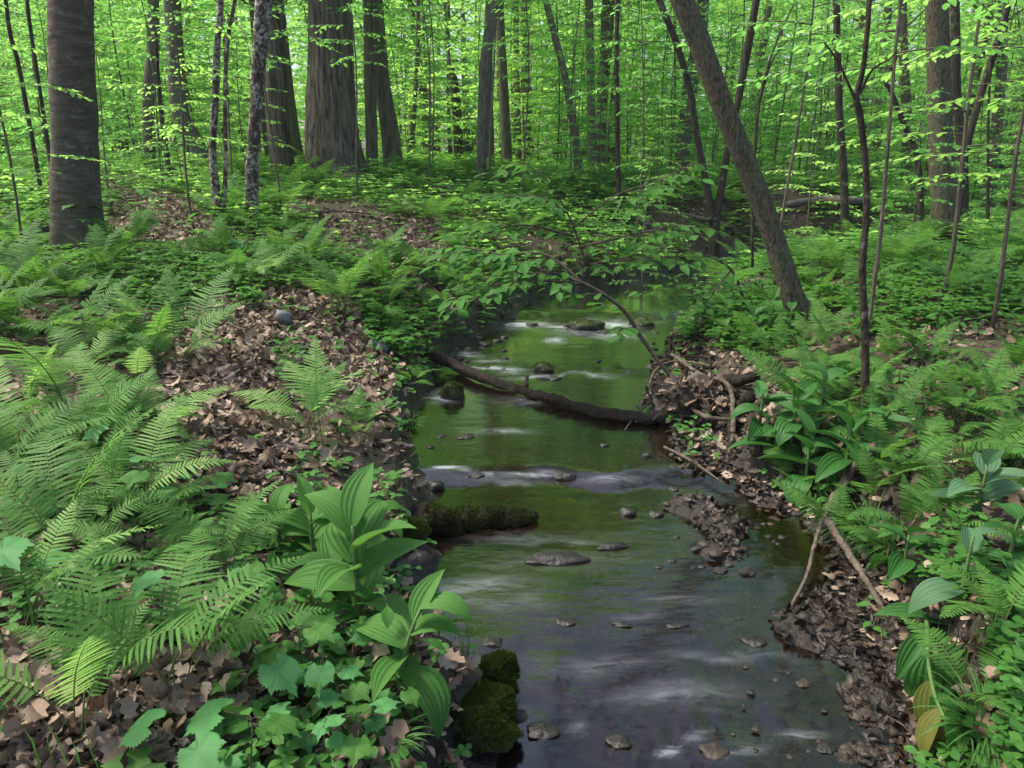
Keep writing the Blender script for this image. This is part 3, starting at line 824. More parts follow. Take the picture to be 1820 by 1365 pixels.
# ------------------------------------------------------------------ dead leaves (uncountable)
LOBE = [.05, .55, .42, .9, .5, 1.0, .55, .7, .1]
def litter(mb, P, L, tilt=.35, lift=.012):
    n = len(P); a = RNG.uniform(0, 2 * PI, n)
    d = np.stack([np.cos(a), np.sin(a), RNG.normal(0, tilt * .6, n)], 1)
    e = .04
    gxn = (hgt(P[:, 0] + e, P[:, 1]) - hgt(P[:, 0] - e, P[:, 1])) / (2 * e); gyn = (hgt(P[:, 0], P[:, 1] + e) - hgt(P[:, 0], P[:, 1] - e)) / (2 * e)
    nn = np.stack([-gxn.clip(-1.2, 1.2), -gyn.clip(-1.2, 1.2), np.ones(n)], 1); nn = nrm(nn + RNG.normal(0, tilt, (n, 3)))
    P = P + nn * RNG.uniform(.0, lift * 2, n)[:, None]
    leafset(mb, P - d * L[:, None] * .5, d, nn, L, L * RNG.uniform(.45, .75, n), LOBE, bend=RNG.normal(.2, 1.3, n), fold=RNG.uniform(-.7, .7, n))
def scatter(n, y0, y1, pw=1.6, lo=-.85, hi=.85):
    # a little beyond the frame too, so that the floor goes on
    if lo == -.85 and hi == .85: lo, hi, n = -1.15, 1.15, int(n * 1.35)
    if hi == .95: hi, n = 1.5, int(n * 2.0)
    u = RNG.random(n); y = y0 + (y1 - y0) * u ** pw
    x = RNG.uniform(lo, hi, n) * (y + .5)
    return x, y
mb = MB()
x, y = scatter(30000, 1.0, 13, 1.7)
k = on_land(x, y, .04); x = x[k]; y = y[k]
z = hgt(x, y); P = np.stack([x, y, z], 1)
px, py = proj(P)
dens = np.where(bare(px, py, False), 1.0, .55) * np.where(inpoly(px, py, BARE[1]), .35, 1) * (fbm(x * 1.3, y * 1.3, 3) > -.2)
k = RNG.random(len(x)) < dens; P = P[k]
dk = P[:, 0] > xr(P[:, 1]); P = P[~dk | (RNG.random(len(P)) < .8)]
litter(mb, P, RNG.uniform(.05, .11, len(P)))
# extra thick cover on the bare patches
x, y = scatter(40000, 1.0, 11, 1.3, -.8, .2)
P = np.stack([x, y, hgt(x, y)], 1); px, py = proj(P); k = bare(px, py, False) & on_land(x, y, .04)
P = P[k]; litter(mb, P, RNG.uniform(.045, .105, len(P)), .45, .02)
n = 9000
x, y = scatter(n, 1.0, 11, 1.4, -.8, .6); P = np.stack([x, y, hgt(x, y) + .012], 1); P = P[on_land(x, y, .05)]; n = len(P)
a = RNG.uniform(0, 2 * PI, n); LL = RNG.uniform(.035, .07, n)
leafset(mb, P, np.stack([np.cos(a), np.sin(a), RNG.normal(.1, .2, n)], 1), horiz(n, .4), LL, LL * .5, OV, bend=RNG.normal(.3, 1.1, n), fold=RNG.uniform(-.6, .6, n))
lit = link('leaf_litter', mb.mesh('leaf_litter'), M['litter']); tag(lit, 'curled brown dead oak leaves carpeting the forest floor', 'leaf litter', kind='stuff')

# sodden dark leaves on the muddy shelf, and small fallen twigs (uncountable)
M['wet_litter'] = rock_mat('sodden_leaf', (.008, .005, .003), (.036, .021, .013), 0, .5)
yy_ = RNG.uniform(1.1, 6.5, 9000); xx_ = xr(yy_) + RNG.uniform(-.45, .4, 9000); zz_ = hgt(xx_, yy_)
k = (zz_ > zw(yy_) - .004) & (zz_ < zw(yy_) + .16); P = np.stack([xx_, yy_, zz_], 1)[k]
mb = MB(); litter(mb, P, RNG.uniform(.025, .065, len(P)), .4, .006)
wl = link('sodden_leaves', mb.mesh('sodden_leaves'), M['wet_litter']); tag(wl, 'sodden dark leaf debris on the muddy shelf of the right shore', 'leaf debris', kind='stuff')
mb = MB()
for i in range(1100):
    y = random.uniform(1.1, 9) ** 1.0; x = random.uniform(-.75, .8) * y
    if not (xr(y) < x or x < xl(y) - .03): continue
    a = random.uniform(0, PI); l = random.uniform(.03, .14) * random.uniform(.6, 1.4); z = H(x, y) + .015
    e = [x + math.cos(a) * l, y + math.sin(a) * l, 0]; e[2] = H(e[0], e[1]) + .02
    m_ = [(x + e[0]) / 2 + random.gauss(0, .008), (y + e[1]) / 2, (z + e[2]) / 2 + random.uniform(0, .02)]
    tube(mb, [[x, y, z], m_, e], [.0028 * random.uniform(.5, 1.3), .002, .001], 4)
ft = link('fallen_twigs', mb.mesh('fallen_twigs'), M['twig']); tag(ft, 'small dry twigs strewn through the leaf litter', 'twigs', kind='stuff')

# ------------------------------------------------------------------ low green cover, moss and grass (uncountable)
def herbs(name, label, mat, n, y0, y1, size, hmax, lo=-.85, hi=.85, pw=1.4, keep=None, prof=OV3, nl=3, thr=-.02, up=.25, asp=.75):
    x, y = scatter(n, y0, y1, pw, lo, hi)
    P = np.stack([x, y, hgt(x, y)], 1); px, py = proj(P)
    k = on_land(x, y, .02) & (fbm(x * .9 + 40, y * .9, 3) > thr)
    b = bare(px, py); k &= ~(b & (RNG.random(len(x)) < .93))
    k &= ~noherb(px, py)
    if keep is not None: k &= keep(x, y, px, py)
    P = P[k]; n = len(P)
    P[:, 2] += RNG.uniform(.15, 1, n) * hmax * (.6 + .4 * np.minimum(P[:, 1] / 4, 1.5))
    a = RNG.uniform(0, 2 * PI, n); mb = MB()
    for j in range(nl):
        aa = a + j * 2 * PI / nl + RNG.normal(0, .25, n)
        L = RNG.uniform(.6, 1.2, n) * size * (1 + .05 * P[:, 1])
        d = np.stack([np.cos(aa), np.sin(aa), np.full(n, up)], 1)
        leafset(mb, P, d, horiz(n, .3), L, L * asp, prof, bend=.6, fold=.12)
    o = link(name, mb.mesh(name), M[mat]); tag(o, label, 'ground plants', kind='stuff')
herbs('low_herbs', 'low three leaved herbs covering the near forest floor', 'herb', 9000, 1.1, 7, .034, .10, thr=-.10, prof=OV)
herbs('shade_toned_herbs', 'clover like herbs on the right bank with shade in their colour', 'herb_shade', 3000, 1.2, 3.2, .032, .14, lo=.45, hi=.95, pw=1.0, thr=-.1, prof=OV, keep=lambda x, y, px, py: (px > 1610 - (1100 - py).clip(0) * .3))
herbs('far_herbs', 'low green undergrowth spreading between the far trees', 'herb_m', 70000, 5, 34, .05, .13, thr=-.16, pw=1.25)
herbs('far_bright_herbs', 'bright green undergrowth in the light beyond the stream', 'crown', 34000, 8, 34, .06, .24, thr=-.10, pw=1.1)  # boosted canopy leaf colour paints the light on this undergrowth
# grass and moss blades on the banks
def blades(name, label, mat, P, L, W, cat, lean=.5, bend=.9, prof=(1, .9, .65, .05)):
    n = len(P); a = RNG.uniform(0, 2 * PI, n)
    d = np.stack([np.cos(a) * lean, np.sin(a) * lean, np.ones(n)], 1)
    nn = np.stack([np.cos(a + PI), np.sin(a + PI), np.full(n, .3)], 1)
    mb = MB(); leafset(mb, P, d, nn, L, W, prof, bend=-bend * RNG.uniform(.3, 1.3, n), fold=.1)
    return mb
x, y = scatter(26000, 1.1, 8, 1.2, -.5, .8)
dl = np.minimum(np.abs(x - xl(y) + .12), np.abs(x - xr(y) - shore(y) - .15))
k = on_land(x, y, .0) & (dl < .16) & (fbm(x * 2.5, y * 2.5, 3) > .0); P = np.stack([x, y, hgt(x, y)], 1)[k]
mb = blades('', '', '', P, RNG.uniform(.012, .03, len(P)), .006, '')
mo = link('bank_moss', mb.mesh('bank_moss'), M['moss']); tag(mo, 'short dark moss creeping over the edges of both banks', 'moss', kind='stuff')
x, y = scatter(16000, 1.1, 10, 1.3, -.6, .85)
k = on_land(x, y, .06) & (fbm(x * 1.5 + 9, y * 1.5, 3) > .12); P = np.stack([x, y, hgt(x, y)], 1)[k]; px, py = proj(P); P = P[~bare(px, py)]
mb = blades('', '', '', P, RNG.uniform(.06, .2, len(P)), RNG.uniform(.003, .006, len(P)), '', .4)
go = link('grass', mb.mesh('grass'), M['grass']); tag(go, 'thin grass blades between the herbs on the banks', 'grass', kind='stuff')

# ------------------------------------------------------------------ ferns
def frond_mesh(name, mat, L, Wd, pairs, S, a0, a1, stipe=.3, tip=.0, lobes=True, swing=.0):
    """(stalk mesh+blade mesh) growing along +X and up; a0 launch angle, a1 end angle"""
    m = 26; t = np.linspace(0, 1, m); ang = a0 + (a1 - a0) * sm(t * 1.0) ** .8
    x = np.concatenate([[0], np.cumsum(np.cos(ang[1:]))]) * L / m; z = np.concatenate([[0], np.cumsum(np.sin(ang[1:]))]) * L / m
    yv = swing * t * t * L
    C = np.stack([x, yv, z], 1)
    mb = MB()
    tube(mb, C[::2], np.linspace(.0030, .0008, len(C[::2])), 4)
    f = stipe + (1 - stipe) * (np.arange(pairs) + .5) / pairs
    u = (f - stipe) / (1 - stipe)
    wid = np.where(u < .28, .42 + .58 * u / .28, 1 - ((u - .28) / .72) ** 1.15) * Wd * .5 + .006
    lb = MB()
    prof = np.interp(np.linspace(0, 1, S), [0, .08, .75, 1], [.45, 1, .62, .03])
    if lobes: prof = prof * np.where(np.arange(S) % 2 == 1, 1.0, .60)
    T_ = nrm(np.gradient(C, axis=0))
    for sg in (-1, 1):
        P = np.stack([np.interp(f + (.004 * sg), t, C[:, j]) for j in range(3)], 1)
        Tt = nrm(np.stack([np.interp(f, t, T_[:, j]) for j in range(3)], 1))
        side = np.array([0, sg, 0.0])[None] * np.ones((pairs, 1))
        N = nrm(np.cross(Tt, np.array([0, 1.0, 0])[None] * np.ones((pairs, 1)))) * -1
        N = np.where(N[:, 2:] < 0, -N, N)
        d = side + Tt * (.22 + .5 * u[:, None] ** 2) + N * .02 + RNG.normal(0, .05, (pairs, 3))
        leafset(lb, P, d, N + RNG.normal(0, .08, (pairs, 3)), wid * RNG.uniform(.92, 1.05, pairs), np.minimum((1 - stipe) * L / pairs * (.84 if lobes else .95), wid * .6), prof, bend=RNG.uniform(.1, .45, pairs), fold=.1)
    me = lb.mesh(name); me.materials.append(mat)
    st = mb.mesh(name + '_stalk', True); st.materials.append(M['stipe'])
    return me, st
def frond_set(mat, near=True):
    out = []
    for a0, a1, L, Wd, sw in [(R(76), R(-14), .66, .25, .06), (R(72), R(-2), .60, .23, -.05), (R(80), R(18), .68, .24, .04), (R(68), R(-24), .56, .22, .10), (R(78), R(35), .62, .24, -.08)]:
        out.append(frond_mesh('frond', mat, L, Wd, 26 if near else 23, 17 if near else 5, a0, a1, .30, lobes=near, swing=sw))
    return out
FR = {'fern': frond_set(M['fern']), 'fern_lime': frond_set(M['fern_lime'])}
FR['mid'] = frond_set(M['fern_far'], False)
def fern(p, label, n=7, s=1.0, kind='fern', group=None, rz=None, tilt=0.0, az=None, spread=None):
    """az: list of azimuths in degrees (0 is to the right, 90 away from the camera)"""
    th = thing('fern', tuple(p - np.array([0, 0, .01])), label, 'fern', group, s=s)
    if random.random() < .25 and kind == 'fern': n = max(4, n - 1)
    if az is None:
        a0 = random.uniform(0, 360); az = [a0 + 360 / n * i + random.gauss(0, 16) for i in range(n)]
    for i, a in enumerate(az):
        me, st = random.choice(FR['fern_lime' if kind == 'fern' and random.random() < .3 else kind])
        q = random.uniform(.62, 1.15)
        e = Euler((random.gauss(0, .16), -random.gauss(tilt, .14), R(a)))
        loc = (random.gauss(0, .03), random.gauss(0, .03), 0)
        o = link('frond', me, None, th, loc); o.rotation_euler = e; o.scale = (q, q, q)
        o2 = link('stalk', st, None, o)
    return th
def fpx(px, py, label, **k):
    if k.get('s', 1) > .6 and px < 600: k['s'] *= 1.08
    if px > 1300: k.setdefault('kind', 'mid')  # darker green here puts the right bank's shade into the fern colour
    return fern(G(px, py), label, **k)

# ferns one can single out; foot position in the photograph
fpx(150, 1310, 'fern whose long bare stalks rise from dead leaves at the bottom left corner', s=.80, az=[8, 60, 115, 165, 200, 330], kind='fern')
fpx(305, 1245, 'fern with fronds spread flat above bare leaf litter, right of the corner fern', s=.78, az=[20, 45, 150, 185, 95, 350], kind='fern')
fpx(30, 1130, 'fern at the left edge just above the bare leaf litter', s=.9, az=[-10, 30, 80, 130], kind='fern')
fpx(400, 1040, 'lime green fern left of the tall pleated plant', s=.72, az=[60, 95, 130, 30, 170], kind='fern')
fpx(120, 1010, 'broad fern with ladder like frond in the left foreground', s=.95, az=[75, 110, 140, 40, 10, 180])
fpx(230, 930, 'fern whose long pale frond points right across the leaf path', s=.92, az=[28, 60, 95, 140, 170])
fpx(30, 880, 'fern hugging the left edge above the broad foreground fern', s=.9, az=[20, 60, 100, 150])
fpx(260, 800, 'fern beside the leaf path with fronds leaning over the dead leaves', s=.85, n=7)
fpx(120, 760, 'tall fern behind the broad foreground fern', s=.95, n=7)
fpx(330, 650, 'fern with one long frond reaching up to the right over the path', s=.95, az=[40, 75, 110, 150, 190, 320])
fpx(550, 790, 'upright vase shaped fern alone on the bank edge above the big pleated plant', s=.88, az=[70, 95, 120, 40, 150, 10, 200], tilt=.25, kind='fern')
fpx(600, 560, 'large fern on the bank left of the overhanging shrub', s=.95, n=9, tilt=.15)
fpx(690, 560, 'arching fern beside the overhanging shrub leaves', s=.8, n=7)
fpx(640, 780, 'small dark fern hanging over the eroded left bank edge', s=.5, n=6, kind='mid')
fpx(735, 690, 'small fern right at the foot end of the cross log', s=.5, n=6, kind='mid')
fpx(480, 500, 'dense fern clump at the top end of the leaf path', s=.85, n=9)
fpx(1500, 690, 'fern just left of the crooked sapling on the right bank', s=.75, n=7)
fpx(1640, 640, 'fern with ladder fronds right of the crooked sapling', s=.8, n=7)
fpx(1470, 640, 'fern in front of the foot of the leaning tree', s=.7, az=[80, 120, 160, 40, 200])
fpx(1560, 900, 'bright fern on the right bank below the crooked sapling', s=.75, n=6)
fpx(1640, 860, 'fern behind the pale drooping pleated plant', s=.7, n=7)
fpx(1790, 800, 'fern at the right edge behind the pale pleated plant', s=.8, n=7)
fpx(1700, 760, 'wide fern in the right middle ground above the pale pleated plant', s=.8, n=8)

fpx(1480, 960, 'fern arching over the undercut above the pale branch', s=.6, n=6)
fpx(1690, 960, 'dark fern between the pale pleated plants', s=.6, n=6)
fpx(1610, 960, 'fern above the grass tussocks on the right bank', s=.6, n=6)
fpx(1780, 1130, 'fern at the right edge above the bottom corner', s=.6, n=6)
fpx(1720, 1270, 'small fern low in the bottom right corner', s=.6, n=6)
fpx(1420, 700, 'fern leaning over the debris heap', s=.6, n=6)
def bed(poly_test, n, y0, y1, lo, hi, label, group, s, kind, nf, sep, pw=1.2):
    pts = []
    tries = 0
    while len(pts) < n and tries < n * 40:
        tries += 1
        y = y0 + (y1 - y0) * random.random() ** pw; x = random.uniform(lo, hi) * y
        if not on_land(x, y, .18): continue
        z = H(x, y); px, py = proj([[x, y, z]])
        if bare(px, py)[0] or not poly_test(px[0], py[0]): continue
        sp = sep * (.5 + y / 8)
        if any((x - a) ** 2 + (y - b) ** 2 < sp * sp for a, b in pts): continue
        pts.append((x, y))
        fern(np.array([x, y, z]), label, n=random.choice(nf), s=random.uniform(*s), kind=kind, group=group)
bed(lambda a, b: b < 1000 and a < 330, 20, 1.9, 4.6, -.8, -.15, 'lush fern crowding the left bank beside the leaf path', 'ferns crowding the left bank', (.6, .85), 'fern', [5, 6, 7], .20)
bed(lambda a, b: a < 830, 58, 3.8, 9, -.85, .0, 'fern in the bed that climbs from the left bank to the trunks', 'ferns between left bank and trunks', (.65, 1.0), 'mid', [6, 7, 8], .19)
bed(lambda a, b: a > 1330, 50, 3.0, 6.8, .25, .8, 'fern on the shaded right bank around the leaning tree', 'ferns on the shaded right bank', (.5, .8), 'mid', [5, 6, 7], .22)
# far ferns: one mesh each
def far_fern_mesh():
    lb = MB()
    for i in range(8):
        a0, a1, L, Wd = R(random.uniform(65, 80)), R(random.uniform(-20, 25)), random.uniform(.5, .68), .24
        tmp = frond_mesh('f', M['fern_far'], L, Wd, 17, 3, a0, a1, .28, lobes=False)
        me = tmp[0]; V = np.empty(len(me.vertices) * 3, np.float32); me.vertices.foreach_get('co', V); V = V.reshape(-1, 3)
        Qn = np.empty(len(me.polygons) * 4, np.int32); me.loops.foreach_get('vertex_index', Qn)
        a = i * .785 + random.gauss(0, .2); c, s_ = math.cos(a), math.sin(a)
        V = np.stack([V[:, 0] * c - V[:, 1] * s_, V[:, 0] * s_ + V[:, 1] * c, V[:, 2]], 1)
        lb.add(V, Qn.reshape(-1, 4)); bpy.data.meshes.remove(me); bpy.data.meshes.remove(tmp[1])
    me = lb.mesh('far_fern'); me.materials.append(M['fern_far']); return me
FF = [far_fern_mesh() for _ in range(4)]
def far_bed(test, n, y0, y1, lo, hi, label, group):
    c = 0; tries = 0
    while c < n and tries < n * 60:
        tries += 1
        y = random.uniform(y0, y1); x = random.uniform(lo, hi) * y
        if not on_land(x, y, .3): continue
        z = H(x, y); px, py = proj([[x, y, z]])
        if bare(px, py)[0] or not test(px[0], py[0]): continue
        o = link('fern', random.choice(FF), None, None, (x, y, z - .02)); q = random.uniform(.8, 1.3)
        o.scale = (q, q, q); o.rotation_euler = (0, 0, random.uniform(0, 6.28)); tag(o, label, 'fern', group); c += 1
far_bed(lambda a, b: True, 75, 8.5, 16, -.75, .05, 'small distant fern among the trunks around the great oak', 'ferns around the great oak')
far_bed(lambda a, b: a > 1000, 75, 6.5, 15, .1, .75, 'small distant fern beyond the leaning tree', 'ferns beyond the leaning tree')

# ------------------------------------------------------------------ pleated broad leaved plants
HP = [.30, .62, .86, .98, 1.0, .96, .86, .70, .48, .24, .03]
def broad_leaf(name, mat, bend, fold, cup, asp, yellow=False):
    mb = MB()
    leafset(mb, [[0, 0, 0]], [[1, 0, 0]], [[0, 0, 1]], 1.0, asp, HP, bend=bend, fold=fold, cup=cup, pleat=(6.5, .014), cols=33)
    me = mb.mesh(name, True); me.materials.append(mat); return me
BL = {}
for kk in ('helleb', 'helleb_dark', 'helleb_pale'):
    BL[kk] = [broad_leaf('broad_leaf', M[kk], b, f, c, a) for b, f, c, a in [(.9, .35, .05, .48), (1.4, .25, .0, .55), (.6, .42, .1, .46), (1.9, .2, -.05, .58)]]
def hellebore(p, label, n=8, h=.35, leaf=.24, kind='helleb', lean=(0, 0), az0=None, group=None, up0=.2, up1=1.25, tw=2.4, azs=None):
    th = thing('broad_leaved_plant', tuple(p - np.array([0, 0, .01])), label, 'plant', group)
    t = np.linspace(0, 1, 7); mb = MB()
    st = np.stack([lean[0] * t * t, lean[1] * t * t, h * t], 1)
    tube(mb, st, np.linspace(.011, .005, 7) * (leaf / .24), 8); sm_ = mb.mesh('stem', True); link('stem', sm_, M['stem'], th)
    a0 = random.uniform(0, 6.28) if az0 is None else R(az0)
    for i in range(n):
        f = .18 + .82 * i / max(1, n - 1)
        q = np.array([np.interp(f, t, st[:, j]) for j in range(3)])
        a = R(azs[i]) if azs else a0 + tw * i + random.gauss(0, .15)
        el = up0 + (up1 - up0) * f ** 1.6 + random.gauss(0, .1)
        o = link('leaf', random.choice(BL[kind]), None, th, tuple(q))
        L = leaf * (1.08 - .35 * f) * random.uniform(.88, 1.1)
        o.scale = (L, L, L); o.rotation_euler = (random.gauss(0, .2), -el, a)
    return th
def hpx(px, py, label, **k): return hellebore(G(px, py), label, **k)
hpx(640, 1120, 'tallest pleated plant with tiers of broad ribbed leaves on the left bank', n=11, h=.36, leaf=.28, azs=[200, 340, 95, 170, 20, 250, 120, 350, 60, 150, 80], up1=1.2)
hpx(500, 985, 'smaller pleated plant tucked left of the tallest one', n=6, h=.17, leaf=.20, azs=[150, 60, 10, 100, 200, 80], up1=1.35)
hpx(712, 1235, 'pleated plant leaning over the water from the left bank', n=7, h=.25, leaf=.22, lean=(.06, .03), azs=[200, 330, 250, 150, 20, 60, 350], up1=.9)
hpx(600, 985, 'pleated plant arching toward the stream behind the tallest one', n=8, h=.2, leaf=.25, azs=[10, 330, 60, 300, 110, 200, 30, 350], up1=.9)
hpx(600, 1060, 'low pleated plant spreading left of the tallest one', n=6, h=.12, leaf=.24, azs=[180, 220, 150, 260, 120, 200], up1=.8)
hpx(560, 1010, 'pleated plant behind the tallest one on the left bank', n=6, h=.22, leaf=.22, azs=[170, 110, 60, 200, 20, 130], up1=1.2)
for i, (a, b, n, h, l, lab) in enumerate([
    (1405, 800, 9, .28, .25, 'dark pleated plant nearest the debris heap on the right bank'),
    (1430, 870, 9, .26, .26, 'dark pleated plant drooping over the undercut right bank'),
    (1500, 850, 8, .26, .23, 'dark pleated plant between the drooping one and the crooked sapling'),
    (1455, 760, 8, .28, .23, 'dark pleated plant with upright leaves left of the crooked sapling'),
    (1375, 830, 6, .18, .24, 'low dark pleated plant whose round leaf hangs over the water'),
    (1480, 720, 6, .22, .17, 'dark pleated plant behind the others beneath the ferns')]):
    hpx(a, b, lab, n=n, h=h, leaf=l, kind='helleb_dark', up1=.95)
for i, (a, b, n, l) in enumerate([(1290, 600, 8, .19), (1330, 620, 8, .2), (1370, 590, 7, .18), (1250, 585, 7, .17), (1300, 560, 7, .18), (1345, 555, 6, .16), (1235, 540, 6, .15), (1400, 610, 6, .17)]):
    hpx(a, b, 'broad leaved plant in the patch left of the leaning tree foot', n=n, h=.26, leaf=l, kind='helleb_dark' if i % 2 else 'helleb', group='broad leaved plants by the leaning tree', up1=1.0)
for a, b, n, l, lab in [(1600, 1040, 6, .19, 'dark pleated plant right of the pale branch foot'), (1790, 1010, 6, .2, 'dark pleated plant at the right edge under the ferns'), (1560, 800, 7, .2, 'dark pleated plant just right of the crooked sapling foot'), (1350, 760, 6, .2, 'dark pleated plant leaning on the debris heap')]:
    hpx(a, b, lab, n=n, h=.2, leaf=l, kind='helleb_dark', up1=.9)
hpx(1735, 925, 'pale drooping pleated plant with greyish arching leaves on the right', n=6, h=.24, leaf=.22, kind='helleb_pale', azs=[185, 10, 200, 330, 60, 250], up0=.5, up1=1.0)
hpx(1705, 1075, 'single stemmed pleated plant below the pale drooping one', n=4, h=.24, leaf=.2, kind='helleb_pale', azs=[180, 20, 60, 10], up0=.1, up1=.5)
# wilted plant at the bottom right: leaves hang down the bank
pw_ = G(1650, 1100)
th = thing('wilted_plant', tuple(pw_), 'limp dark green plant with yellowing leaves hanging down the right bank', 'plant')
camp = np.array([0, 0, CAM_H])
stw = smooth_path([camp + (G(a_, b_) - camp) * q_ - pw_ for a_, b_, q_ in [(1645, 1095, 1.0), (1648, 1130, .93), (1650, 1180, .91), (1660, 1240, .91), (1680, 1290, .92)]], 4)
mb = MB(); tube(mb, stw, np.linspace(.008, .004, len(stw)), 7); link('stem', mb.mesh('stem', True), M['stem'], th)
M['yellowing'] = leaf_mat('yellowing_leaf', (.05, .10, .02), (.19, .17, .04), .25, .45)
yl = [broad_leaf('broad_leaf', M['yellowing'], .8, .3, .1, .42)]
for f, a, el, L, dk in [(.05, 170, .2, .17, 1), (.1, 20, .1, .14, 1), (.25, 215, -.5, .18, 1), (.4, -40, -.7, .24, 1), (.45, 250, -.9, .22, 1), (.55, -15, -.5, .25, 1), (.65, 240, -1.1, .2, 0), (.75, -60, -.8, .24, 1), (.85, -95, -1.0, .22, 0), (.95, -20, -.5, .24, 1), (.9, 200, -.9, .16, 0), (1, -45, -.7, .22, 1)]:
    q = np.array([np.interp(f, np.linspace(0, 1, len(stw)), stw[:, j]) for j in range(3)])
    o = link('leaf', BL['helleb_dark'][random.randrange(4)] if dk else yl[0], None, th, tuple(q)); o.scale = (L, L, L); o.rotation_euler = (random.gauss(0, .5), -el, R(a))
    if not dk: o['label'] = 'leaf turning yellow and brown'

# ------------------------------------------------------------------ seedlings with lobed leaves
def lobed_leaf(name, mat):
    k = 70; a = np.linspace(-PI, PI, k, endpoint=False)
    r = np.zeros(k)
    for c, am, w in ((0, 1.0, .30), (.95, .84, .26), (-.95, .84, .26), (1.95, .55, .28), (-1.95, .55, .28)):
        dd = np.abs((a - c + PI) % (2 * PI) - PI); r = np.maximum(r, am * np.exp(-(dd / w) ** 1.4 * .55))
    r = np.maximum(r, .66) * (1 + .055 * np.where(np.arange(k) % 2, 1, -1)); r *= np.where(np.abs(a) > 2.75, .55, 1)
    rings = [.0, .35, .7, 1.0]; V = [[0, 0, 0]]
    for q in rings[1:]:
        xx = r * q * np.cos(a) * .62 + .18 * 0; yy = r * q * np.sin(a) * .62
        zz = .06 * np.abs(np.sin(a * 1.65)) * q - .12 * q * q * (r ** 2)
        V += list(np.stack([xx, yy, zz], 1))
    V = np.array(V); V[:, 0] += .28
    T = [[0, 1 + (i + 1) % k, 1 + i] for i in range(k)]; T = [[a_, c_, b_] for a_, b_, c_ in T]
    Qd = []
    for j in range(2):
        o = 1 + j * k
        Qd += [[o + i, o + k + i, o + k + (i + 1) % k, o + (i + 1) % k] for i in range(k)]
    me = mesh_np(name, V, Qd, T, True); me.materials.append(mat); return me
ML = [lobed_leaf('lobed_leaf', M['maple']), lobed_leaf('lobed_leaf', M['fern'])]
OVL = []
for b in (.4, .8):
    mb = MB(); leafset(mb, [[0, 0, 0]], [[1, 0, 0]], [[0, 0, 1]], 1, .55, [.04, .5, .85, 1, .95, .75, .4, .04], bend=b, fold=.15, cols=7, cup=0)
    me = mb.mesh('oval_leaf', True); me.materials.append(M['shrub']); OVL.append(me)
def seedling(p, label, h=.16, n=4, size=.09, leaves=None, group=None, name='seedling', cat='seedling', lean=None):
    th = thing(name, tuple(p - np.array([0, 0, .01])), label, cat, group)
    ls = leaves or ML; lean = lean or (random.gauss(0, .03), random.gauss(0, .03))
    t = np.linspace(0, 1, 5); st = np.stack([lean[0] * t, lean[1] * t, h * t], 1); mb = MB(); tube(mb, st, np.linspace(.0028, .0014, 5), 5)
    a0 = random.uniform(0, 6.28); LV = []
    for i in range(n):
        f = 1 - .55 * (i // 2) / max(1, (n - 1) // 2 or 1); q = np.array([np.interp(f, t, st[:, j]) for j in range(3)])
        a = a0 + (i % 2) * PI + (i // 2) * 1.4 + random.gauss(0, .2)
        e = q + np.array([math.cos(a), math.sin(a), .35]) * size * .45
        tube(mb, [q, (q + e) / 2 + [0, 0, .006], e], [.0014, .0012, .001], 4); LV.append((e, a))
    link('stem', mb.mesh('stem', True), M['twig'], th)
    for e, a in LV:
        o = link('leaf', random.choice(ls), None, th, tuple(e)); L = size * random.uniform(.8, 1.2); o.scale = (L, L, L)
        o.rotation_euler = (random.gauss(0, .16), random.uniform(0, .4), a)
    return th
for a, b, h, n, s_, lab in [
    (330, 1355, .10, 4, .13, 'lobed leaf seedling at the bottom edge beside the moss cushion'),
    (450, 1350, .11, 4, .12, 'large leaved seedling at the bottom edge right of the moss cushion seedling'),
    (470, 1230, .14, 4, .11, 'lobed leaf seedling above dead leaves left of the tall pleated plant'),
    (545, 1240, .20, 6, .105, 'tall lobed leaf seedling in front of the tallest pleated plant'),
    (280, 1150, .22, 4, .12, 'lobed leaf seedling above the flat fern at the left'),
    (40, 1080, .22, 3, .15, 'big lobed leaves at the left edge among ferns'),
    (90, 930, .20, 4, .12, 'lobed leaf seedling under the broad foreground fern'),
    (255, 900, .16, 4, .11, 'lobed leaf seedling at the left side of the leaf path'),
    (350, 920, .12, 5, .09, 'lobed leaf seedling standing in the leaf path'),
    (400, 1000, .13, 4, .09, 'lobed leaf seedling at the near end of the leaf path'),
    (640, 1340, .16, 5, .08, 'bright lobed leaf seedling near the mossy bank lump'),
    (600, 1270, .18, 6, .08, 'bright seedling between the tall seedling and the mossy lump'),
    (520, 1310, .12, 4, .075, 'small seedling in front of the dark moss'),
    (680, 1300, .12, 4, .07, 'small bright seedling touching the mossy bank lump'),
    (170, 850, .2, 4, .11, 'lobed leaf seedling among the left ferns')]:
    seedling(G(a, b), lab, h, n, s_)
def sbed(n, test, y0, y1, lo, hi, label, group, size, h, leaves):
    c = 0; tries = 0
    while c < n and tries < n * 60:
        tries += 1
        y = random.uniform(y0, y1); x = random.uniform(lo, hi) * y
        if not on_land(x, y, .10): continue
        z = H(x, y); px, py = proj([[x, y, z]])
        if not test(px[0], py[0]) or noherb(px, py)[0]: continue
        seedling(np.array([x, y, z]), label, random.uniform(*h), random.choice([3, 4, 5, 6]), random.uniform(*size), leaves, group); c += 1
sbed(26, lambda a, b: a > 430 and b > 900, 1.2, 2.6, -.5, -.05, 'small leafy seedling crowding the near left bank edge', 'seedlings on the near left bank', (.05, .075), (.06, .2), ML + OVL)
sbed(30, lambda a, b: True, 2.6, 6, -.5, -.1, 'small oval leaved seedling along the left bank edge', 'seedlings along the left bank', (.05, .08), (.06, .2), OVL)
